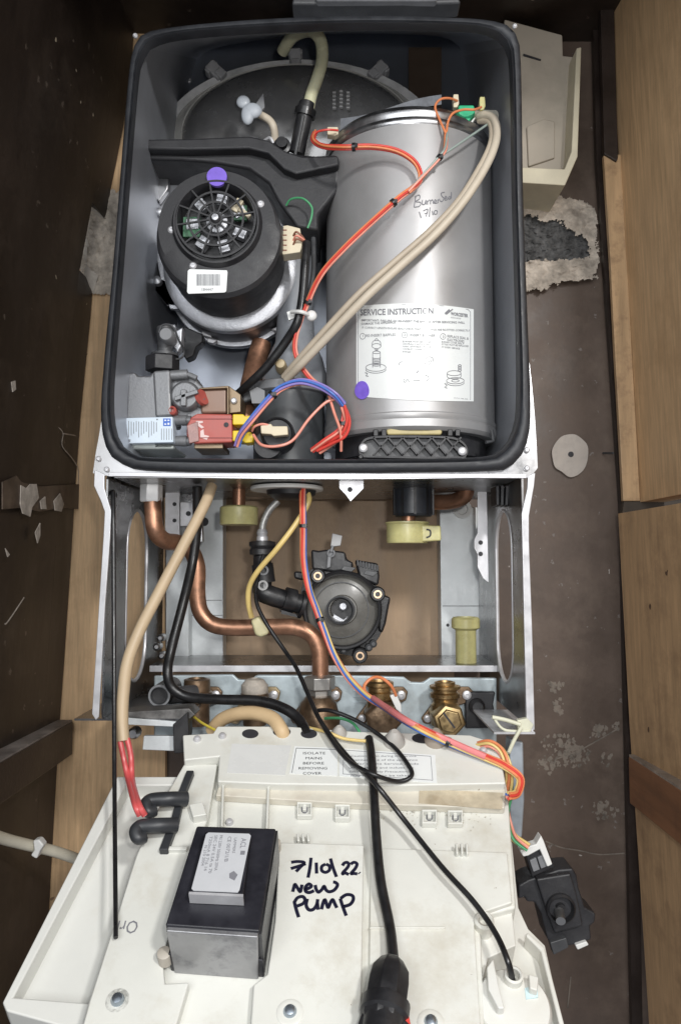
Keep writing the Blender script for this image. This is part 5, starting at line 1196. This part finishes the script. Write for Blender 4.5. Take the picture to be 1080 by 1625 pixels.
g.panel([(586, 1470), (706, 1470), (706, 1473), (586, 1473)], -0.0065, -0.009)
for k in range(3): g.panel([(470 + 8 * k, 1322), (474 + 8 * k, 1322), (476 + 8 * k, 1334), (471 + 8 * k, 1334)], -0.004, -0.012); g.panel([(722 + 8 * k, 1337), (726 + 8 * k, 1337), (727 + 8 * k, 1354), (723 + 8 * k, 1354)], -0.003, -0.010)
g.each('rib', M_CREAM, cp, 0.001)
g = M(); hb = M()
for (x, y) in [(483, 1283), (543, 1287), (681, 1295), (722, 1296)]:
    g = M()
    for (a, b, c, d) in [(-12, -11, 12, -8), (-12, 8, 12, 11), (-12, -8, -9, 8), (9, -8, 12, 8)]: g.panel([(x + a, y + b), (x + c, y + b), (x + c, y + d), (x + a, y + d)], -0.006, -0.0115)
    hb.panel([(x - 5, y - 4), (x + 5, y - 4), (x + 5, y + 3), (x + 2, y + 6), (x - 2, y + 6), (x - 5, y + 3)], -0.0105, -0.0125)
    g.panel([(x - 3, y - 7), (x + 3, y - 7), (x + 3, y + 2), (x - 3, y + 2)], -0.008, -0.0115)
    g.build('clip_boss', M_CREAM, cp, 0.0006)
hb.each('clip_hole', M_INKG, cp)
# slots and cones at the top edge
g = M()
for (x, y, a, b) in [(397, 1164, 13, 7), (447, 1161, 14, 7), (490, 1164, 13, 7), (673, 1171, 20, 8)]:
    g.prism([P(x + a * math.cos(t), y + b * math.sin(t), 0.0046) for t in [2 * math.pi * k / 24 for k in range(24)]], -PN * 0.001)
g.each('cable_slot', M_INK, cp)
for (x, y, mt_) in [(625, 1178, M_LGREY), (690, 1176, M_BRASSD), (538, 1165, M_LGREY)]:
    k_ = 0.7 if x == 538 else 1.0
    M().lp(x, y, [(0.0105 * k_, -0.002), (0.010 * k_, 0.003), (0.005 * k_, 0.012 * k_), (0.003 * k_, 0.014 * k_)], 20, 0, 0.004).build('cone_cap', mat('cone_plastic', (0.42, 0.40, 0.37), 0.5) if mt_ == M_LGREY else mat('brown_cone', (0.33, 0.28, 0.23), 0.5), cp)
for (x, y, h) in [(313, 1174, 0.004), (353, 1169, 0.004), (187, 1587, -0.004), (460, 1606, -0.002), (683, 1622, -0.008), (766, 1192, 0.004), (364, 1306, -0.012)]:
    r = 0.0046 if y > 1500 else 0.0036
    M().lp(x, y, [(r, 0), (r, 0.001), (r * 0.75, 0.0032), (r * 0.3, 0.004), (0.0005, 0.004)], 18, 0, h).build('screw', mat('blued_screw', (0.42, 0.48, 0.54), 0.3, 0.9) if y > 1500 else M_BRIGHT, cp)
for (x, y, h) in [(187, 1590, -0.006), (460, 1609, -0.003), (683, 1625, -0.009)]:
    M().lp(x, y, [(0.0095, -0.004), (0.009, 0.0015), (0.008, 0.002), (0.006, 0.002)], 24, 0, h).build('screw_boss', M_CREAM, cp)
# stickers on the panel
st = M().panel([(467, 1184), (536, 1187), (535, 1231), (459, 1227)], 0.0046, 0.0040).build('warning_sticker', M_STICK, cp)
g = M()
for (s_, x0, x1, y) in [('ISOLATE', 480, 516, 1197), ('MAINS', 484, 511, 1205), ('BEFORE', 480, 514, 1213), ('REMOVING', 473, 519, 1221), ('COVER', 480, 510, 1229)]:
    ptext(g, s_, x0, y, 5.6, x1 - x0, 0.0049)
g.ribbon([P(470, 1187, .0049), P(533, 1189, .0049)], PN, 0.0004, 0); g.ribbon([P(470, 1187, .0049), P(463, 1226, .0049)], PN, 0.0004, 0)
g.build('lettering', M_INK, st)
st = M().panel([(539, 1187), (690, 1198), (693, 1242), (538, 1231)], 0.0046, 0.0040).build('notice_sticker', M_STICK, cp)
g = M()
for k, (s_, x0, x1) in enumerate([('Caution: when during the Service', 556, 660), ('maintenance of the appliance', 556, 662), ('refer to the Service Mode', 558, 664), ('unless skilled and include the', 553, 656), ('following Safety Precautions', 554, 650), ('may be fatal to be taken', 556, 650)]):
    ptext(g, s_, x0, 1200 + k * 6.2 + 1.0, 4.2, x1 - x0, 0.0049)
for a, b in (((545, 1190), (683, 1200)), ((683, 1200), (686, 1238)), ((686, 1238), (544, 1228)), ((544, 1228), (545, 1190))): g.ribbon([P(*a, .0049), P(*b, .0049)], PN, 0.0004, 0)
g.build('lettering', M_INKG, st)
M().panel([(368, 1180), (462, 1183), (452, 1230), (360, 1226)], 0.0043, 0.0038).build('clear_sticker', M_STICKC, cp)
# handwriting
hw = M()


def ps(pts, wd=0.0026): hw.ribbon([P(280 + x * 0.2963, 1300 + y * 0.2963, -0.0016) for x, y in pts], PN, wd, 5)


for s_ in [[(614, 230), (650, 226), (684, 232), (664, 255), (640, 280)], [(612, 264), (650, 252), (692, 238)], [(720, 206), (714, 260), (704, 312)], [(748, 232), (749, 262), (750, 290)], [(798, 240), (778, 252), (778, 275), (798, 284), (818, 272), (818, 250), (800, 240)], [(824, 210), (838, 260), (856, 308)],
           [(888, 248), (898, 234), (914, 231), (922, 243), (912, 262), (893, 282), (889, 293), (902, 287), (922, 296)], [(932, 240), (950, 230), (966, 240), (956, 264), (934, 290), (950, 290), (968, 292)], [(976, 286), (980, 290)],
           [(622, 388), (628, 366), (634, 348), (648, 368), (662, 388), (668, 370), (672, 350)], [(684, 376), (706, 370), (722, 358), (708, 346), (690, 364), (692, 386), (712, 392), (736, 382)], [(742, 352), (748, 376), (760, 390), (778, 376), (790, 358), (800, 378), (818, 388), (845, 378), (862, 352), (850, 338), (838, 336)],
           [(630, 438), (640, 480), (654, 524)], [(630, 446), (648, 420), (676, 414), (688, 432), (676, 452), (646, 464)], [(700, 426), (694, 460), (708, 484), (732, 482), (750, 458), (756, 428)], [(754, 450), (758, 484)], [(776, 482), (784, 450), (794, 430), (804, 456), (812, 472), (824, 446), (836, 430), (848, 454), (858, 474)], [(876, 424), (890, 468), (908, 516)], [(878, 424), (908, 404), (940, 408), (946, 430), (928, 456), (890, 468)]]: ps(s_)
hw.build('handwriting', M_MARK, cp)
g = M(); ptext(g, 'Ori', 222, 1461, 23, 33, -0.0035, 180); g.build('lettering', M_INKG, cp)
g = M()
for k in range(60):
    x = random.uniform(600, 790); y = 1285 + abs(random.gauss(0, 14)); rr = random.uniform(0.4, 1.4); q = [P(x + rr * math.cos(t) * random.uniform(.6, 1.2), y + rr * math.sin(t), -0.0108) for t in [k2 * 1.047 for k2 in range(6)]]
    g.prism(q, -PN * 0.0004)
g.build('scuff', mat('scuff_mark', (0.53, 0.505, 0.44), 0.5, var=0.3, scale=80), cp)['kind'] = 'stuff'
# cable hooks
hk = M()
hk.panel([(296, 1222), (308, 1222), (292, 1262), (284, 1300), (266, 1348), (252, 1348), (272, 1296), (282, 1258)], 0.002, -0.006)
hk.build('hook_bar', mat('hook_black', (0.03, 0.032, 0.036), 0.4, var=0.2), cp, 0.001)
for (x, y) in ((262, 1270), (246, 1312)):
    g = M(); g.tube([P(x + 34, y - 2, 0.004), P(x + 5, y - 2, 0.010), P(x - 22, y, 0.010), P(x - 30, y + 8, 0.010), P(x - 26, y + 18, 0.008), P(x - 16, y + 16, 0.006)], [0.0065, 0.0050], 12); g.build('hook', mat('hook_black', (0.03, 0.032, 0.036)), cp, label='dark grey cable hook')
# gauge cap at the right
gg = M().lp(815, 1592, [(0.026, -0.02), (0.026, -0.004), (0.024, -0.001), (0.010, 0.001), (0.001, 0.001)], 48, 0, -0.012); gcap = gg.build('gauge_cap', M_CREAM2, cp)
g = M().lp(813, 1556, [(0.0065, -0.004), (0.0065, 0.007), (0.0052, 0.008), (0.0042, 0.007), (0.0042, 0.0)], 24, 0, -0.012); g.build('socket', M_CREAM2, gcap)
g = M(); g.panel([(772, 1535), (782, 1520), (790, 1560), (800, 1600), (790, 1600), (774, 1570)], -0.004, -0.02); g.panel([(838, 1545), (854, 1550), (852, 1572), (840, 1568)], -0.004, -0.012); g.each('fin', M_CREAM2, gcap, 0.001)
M().panel([(832, 1568), (852, 1562), (853, 1582), (834, 1586)], -0.0105, -0.0120).build('blue_stain', mat('pale_blue_stain', (0.52, 0.66, 0.68), 0.5), gcap)
M().lp(767, 1466, [(0.0075, -0.01), (0.0075, 0.004), (0.006, 0.006), (0.004, 0.005), (0.003, 0.0)], 24, 0, -0.01).build('post', M_CREAM, cp)
M().panel([(756, 1462), (772, 1454), (812, 1446), (818, 1500), (774, 1520), (764, 1560)], -0.018, -0.045).build('corner_step', M_CREAM2, cp, 0.001)
# transformer
tf = thing('transformer', 'black transformer with steel core and silver label on panel', 'transformer', P(350, 1480, -0.01))
# the block: top outline traced, height along the panel normal
tpx = [(312, 1310), (438, 1314), (412, 1478), (262, 1468)]
Ht = 0.038
ftop = [P(x, y, Ht) for x, y in tpx]
M().prism(ftop, -PN * 0.030).build('winding_block', M_TRBLK, tf, 0.0015)
cb0 = [p.lerp((ftop[0] + ftop[1] + ftop[2] + ftop[3]) / 4, -0.0) - PN * 0.0305 for p in ftop]
c_ = sum(cb0, V()) / 4
lo_ = [c_ + (p - c_) * 1.03 for p in cb0]
M().prism([p + PN * 0.0 for p in lo_], -PN * 0.020).build('base', M_TRBLK, tf, 0.001)
# front steel face
a, b = ftop[3], ftop[2]
fs_ = [a + PU * 0.001 - PN * 0.002, b - PU * 0.001 - PN * 0.002, b - PU * 0.003 - PN * 0.050, a + PU * 0.002 - PN * 0.050]
M().prism([p + PV * 0.003 for p in fs_], -PV * 0.006).build('steel_core', M_LAM, tf, 0.001)
a, b = ftop[1], ftop[2]
rs = [a - PN * 0.003, b - PN * 0.003, b - PN * 0.034, a - PN * 0.034]
M().prism([p + PU * 0.0012 for p in rs], -PU * 0.002).build('side_plate', mat('dark_lamination', (0.09, 0.09, 0.095), 0.35, 0.8, var=0.25), tf)
up_ = [P(x, y, Ht + 0.006) for x, y in [(328, 1322), (392, 1324), (382, 1412), (303, 1410)]]
M().prism([P(x, y, Ht + 0.010) for x, y in [(326, 1318), (398, 1320), (386, 1420), (300, 1416)]], -PN * 0.012).build('bobbin', M_TRBLK, tf, 0.001)
q0 = P(300, 1416, Ht + 0.010); q1 = P(386, 1420, Ht + 0.010)
M().prism([q0 + PV * .0015, q1 + PV * .0015, q1 - PN * 0.0095 + PV * .0015, q0 - PN * 0.0095 + PV * .0015], -PV * 0.002).build('bright_edge', M_BRIGHT, tf)
lh = Ht + 0.0106
sl = M().prism([P(x, y, lh) for x, y in [(331, 1321), (395, 1323), (398, 1326), (380, 1412), (377, 1416), (307, 1413), (304, 1410), (327, 1324)]], -PN * 0.0008).build('data_label', M_STICKG, tf)
g = M()
ptext(g, 'ACL', 383, 1330, 9, 17, lh + .0003, 90)
g.prism([P(x, y, lh + .0003) for x, y in [(382, 1350), (389, 1350), (388, 1356), (381, 1356)]], -PN * 0.0002)
for (s_, x, y0, ln, sz) in [('LAMMERS', 372, 1328, 26, 4.5), ('CE 0072/1/B', 362, 1326, 42, 6), ('PRI 230V 50/60Hz 20VA', 349, 1324, 58, 5), ('SEC 24V 0.5A ta 70', 341, 1324, 62, 5), ('T250mA 8 716 14', 333, 1326, 56, 5), ('N 210 2004', 325, 1340, 34, 5)]:
    ptext(g, s_, x, y0 + 1, sz, ln, lh + .0003, 90)
g.prism([P(x, y, lh + .0003) for x, y in [(364, 1386), (371, 1382), (377, 1388), (372, 1397), (364, 1393)]], -PN * 0.0002)
g.build('lettering', M_INKG, sl)
for (x, y) in ((436, 1345), (262, 1520)):
    M().lp(x, y, [(0.005, -0.004), (0.005, 0.006), (0.003, 0.007)], 16, 0, 0.0).build('lug', mat('tan_lug', (0.45, 0.41, 0.35), 0.5), tf)

# cables on the panel
tag(M().tube([P(585, 1172, 0.006), P(589, 1200, 0.011), P(593, 1260, 0.012), P(597, 1330, 0.007), P(604, 1400, 0.003), P(618, 1470, 0.001), P(624, 1525, 0.006)], 0.0039, 16).build('mains_cable', M_CABLE), 'thick black mains cable running down panel to black gland', 'cable')
tag(M().tube([(418, 880, 0.095), (410, 910, 0.085), (406, 950, 0.07), (420, 985, 0.06), (450, 1030, 0.05), (470, 1060, 0.03), (490, 1105, 0.0), (506, 1140, -0.03), P(528, 1172, 0.012), P(560, 1210, 0.009), P(596, 1245, 0.024), P(640, 1300, 0.006), P(700, 1375, 0.004), P(750, 1430, 0.004), P(785, 1480, 0.004), P(805, 1525, 0.006), P(813, 1557, -0.008)], 0.0022, 12).build('thin_cable', M_CABLE), 'thin black capillary cable from pump down to white gauge cap', 'cable')
tag(M().tube([(500, 1128, -0.01), (525, 1128, -0.02), P(570, 1146, 0.012), P(620, 1181, 0.009), P(648, 1215, 0.010), P(652, 1232, 0.009), P(630, 1240, 0.009), P(590, 1228, 0.022), P(550, 1205, 0.014), P(520, 1165, 0.014), (500, 1128, -0.012)], 0.002, 12).build('thin_cable', M_CABLE), 'looped thin black cable across the notice sticker', 'cable')
gn = thing('cable_gland', 'black ribbed cable gland at the bottom of the panel', 'gland', P(612, 1600, 0.0))
d_ = (P(606, 1620, 0.012) - P(620, 1530, 0.012)).normalized()
M().lathe([(0.005, 0), (0.009, 0.003), (0.0135, 0.010), (0.0145, 0.018), (0.0145, 0.042), (0.0125, 0.046)], P(622, 1520, 0.012), d_, 8, 0.3).build('gland_nut', M_BLK, gn, 0.0012)
M().lathe([(0.013, 0), (0.016, 0.002), (0.016, 0.010), (0.0135, 0.012), (0.0135, 0.03)], P(613, 1586, 0.012), d_, 28).build('gland_collar', M_BLK, gn)
M().panel([(578, 1592), (592, 1588), (636, 1610), (652, 1625), (650, 1680), (560, 1680), (568, 1620)], 0.016, -0.004).build('gland_body', M_BLK, gn, 0.002)
M().panel([(592, 1602), (634, 1618), (628, 1680), (580, 1680)], 0.018, 0.012).build('grey_face', M_MGREY, gn, 0.001)
M().panel([(640, 1600), (648, 1606), (654, 1640), (644, 1640)], 0.014, 0.0).build('red_tab', M_RED, gn, 0.001)

# ------------------------------------------------------------------ loose actuator on the right
mv = thing('valve_actuator', 'square black actuator dangling loose beside the control panel', 'actuator', (885, 1510, -0.02))
YA = -0.06
M().pp([(822, 1405), (838, 1396), (862, 1388), (885, 1380), (908, 1378), (915, 1390), (918, 1410), (928, 1440), (945, 1450), (944, 1464), (936, 1470), (938, 1492), (912, 1500), (880, 1505), (868, 1490), (858, 1450), (848, 1432), (836, 1432), (832, 1424), (822, 1428)], YA, 0.03).build('body', M_BLKM, mv, 0.002)
M().pp([(850, 1395), (905, 1386), (915, 1420), (925, 1470), (880, 1482), (868, 1450)], YA - 0.006, 0.01).build('raised_face', M_BLKM, mv, 0.002)
g = M().ly(888, 1440, YA - 0.006, [(22, 0.004), (22, -0.004), (19, -0.006), (17, 0.0), (8, 0.002), (7, -0.004), (1, -0.004)], 32); g.build('hub', M_BLK, mv)
M().tube([A(886, 1440, YA - 0.004), A(889, 1462, YA - 0.02)], 0.0042, 14, 0).build('spindle', mat('steel_spindle', (0.35, 0.35, 0.35), 0.35, 0.9), mv)
M().pp([(872, 1496), (898, 1488), (902, 1504), (878, 1516)], YA - 0.004, 0.01).build('foot', M_DGREY, mv, 0.001)
M().pp([(912, 1500), (930, 1494), (934, 1500), (916, 1508)], YA - 0.004, 0.006).build('white_tab', M_WHITE, mv, 0.001)
cn_ = M().pp([(834, 1358), (866, 1342), (880, 1376), (844, 1392)], YA - 0.005, 0.02).build('connector', M_BLK, mv, 0.001)
M().pp([(824, 1350), (842, 1342), (850, 1340), (858, 1326), (862, 1334), (876, 1372), (868, 1376), (856, 1348), (838, 1358), (830, 1360)], YA - 0.010, 0.012).build('plug', M_WHITE, cn_, 0.001)
g = M()
for k in range(2): g.pp([(840 + 12 * k, 1366 - 5 * k), (850 + 12 * k, 1361 - 5 * k), (856 + 12 * k, 1380 - 5 * k), (846 + 12 * k, 1384 - 5 * k)], YA - 0.007, 0.004)
g.build('latch', M_MGREY, cn_, 0.0006)

# small parts round the hinge
tag(M().pp([(808, 1172), (830, 1178), (832, 1270), (828, 1330), (812, 1330), (806, 1260)], 0.02, 0.02).build('hinge_post', mat('bluish_steel', (0.45, 0.50, 0.55), 0.4, 0.5, var=0.12), None, 0.002), 'pale bluish steel post below the right bracket', 'post')
pc = M(); pc.pp([(820, 1143), (836, 1140), (846, 1150), (840, 1164), (822, 1160)], -0.008, 0.008); pc.tube([(780, 1138, -0.005), (800, 1142, -0.006), (826, 1150, -0.01)], 0.0022, 8); pc.tube([(826, 1155, -0.012), (815, 1175, -0.02), (806, 1195, -0.03)], 0.002, 8); pc.tube([(782, 1138, -.004), (800, 1158, -.006), (840, 1160, -.008)], .0015, 8)
tag(pc.build('plastic_clip', mat('ivory_clip', (0.66, 0.66, 0.52), 0.4), None, 0.0008), 'pale plastic clip hooked on right bracket corner', 'clip')
hb_ = thing('hinge_bracket', 'grimy steel hinge bracket with black end at panel left', 'bracket', (250, 1190, 0.02))
M().pp([(196, 1130), (300, 1124), (310, 1134), (300, 1142), (290, 1146), (200, 1138)], 0.0, 0.03).build('top_plate', mat('grimy_steel', (0.16, 0.155, 0.15), 0.5, 0.5, var=0.4, scale=60, bump=.3), hb_, 0.001)
M().pp([(200, 1139), (288, 1146), (288, 1154), (200, 1150)], -0.002, 0.004).build('lip', M_UPR, hb_, 0.0006)
M().pp([(274, 1150), (298, 1130), (300, 1165), (294, 1195), (276, 1196)], -0.004, 0.02).build('black_end', M_BLK, hb_, 0.001)
M().pp([(228, 1168), (276, 1168), (276, 1192), (226, 1190)], 0.01, 0.006).build('lower_plate', M_UPR, hb_, 0.0008)
g = M().ly(212, 1164, 0.0, [(9, 0.01), (9, 0), (6, -0.004), (1, -0.004)], 20); g.build('bolt', M_STEEL, hb_)
pe = thing('pipe_end', 'open grey pipe end with dark bore beside left valve', 'pipe', (252, 1104, 0.05))
g = M().ly(253, 1104, 0.04, [(17, 0.06), (17, 0.0), (13, -0.001), (12, 0.004)], 32); g.tube([(268, 1104, 0.06), (310, 1100, 0.08)], 0.009, 16, 0); g.build('pipe', M_DGREY, pe)
M().ly(253, 1104, 0.0435, [(12.5, 0.002), (12.5, 0), (1, 0.0005)], 24).build('bore', M_BLK, pe)
g = M().ly(253, 1104, 0.0395, [(17, 0.001), (17, -0.0008), (14, -0.0008), (13.8, 0.001)], 32, loop=True); g.build('rim', M_MGREY, pe)

# white cable on the left
wcab = thing('white_cable', 'off white cable with a clip coming in at lower left', 'cable', (60, 1345, 0.1))
wpts = [side(-30, 1322) + V((0.01, 0, 0)), side(10, 1332) + V((0.01, 0, 0)), (58, 1344, 0.17), (90, 1352, 0.19), (125, 1364, 0.2)]
M().tube([(-30, 1318, 0.03), (10, 1332, 0.08), (58, 1344, 0.12), (90, 1352, 0.14), (125, 1364, 0.16)], 0.0062, 14).build('cable', mat('white_sheath', (0.62, 0.58, 0.47), 0.45, var=0.06), wcab)
g = M(); g.pp([(52, 1334), (62, 1332), (70, 1342), (64, 1350), (58, 1364), (48, 1358), (54, 1350)], 0.105, 0.012); g.each('clip', M_WHITE, wcab, 0.002)
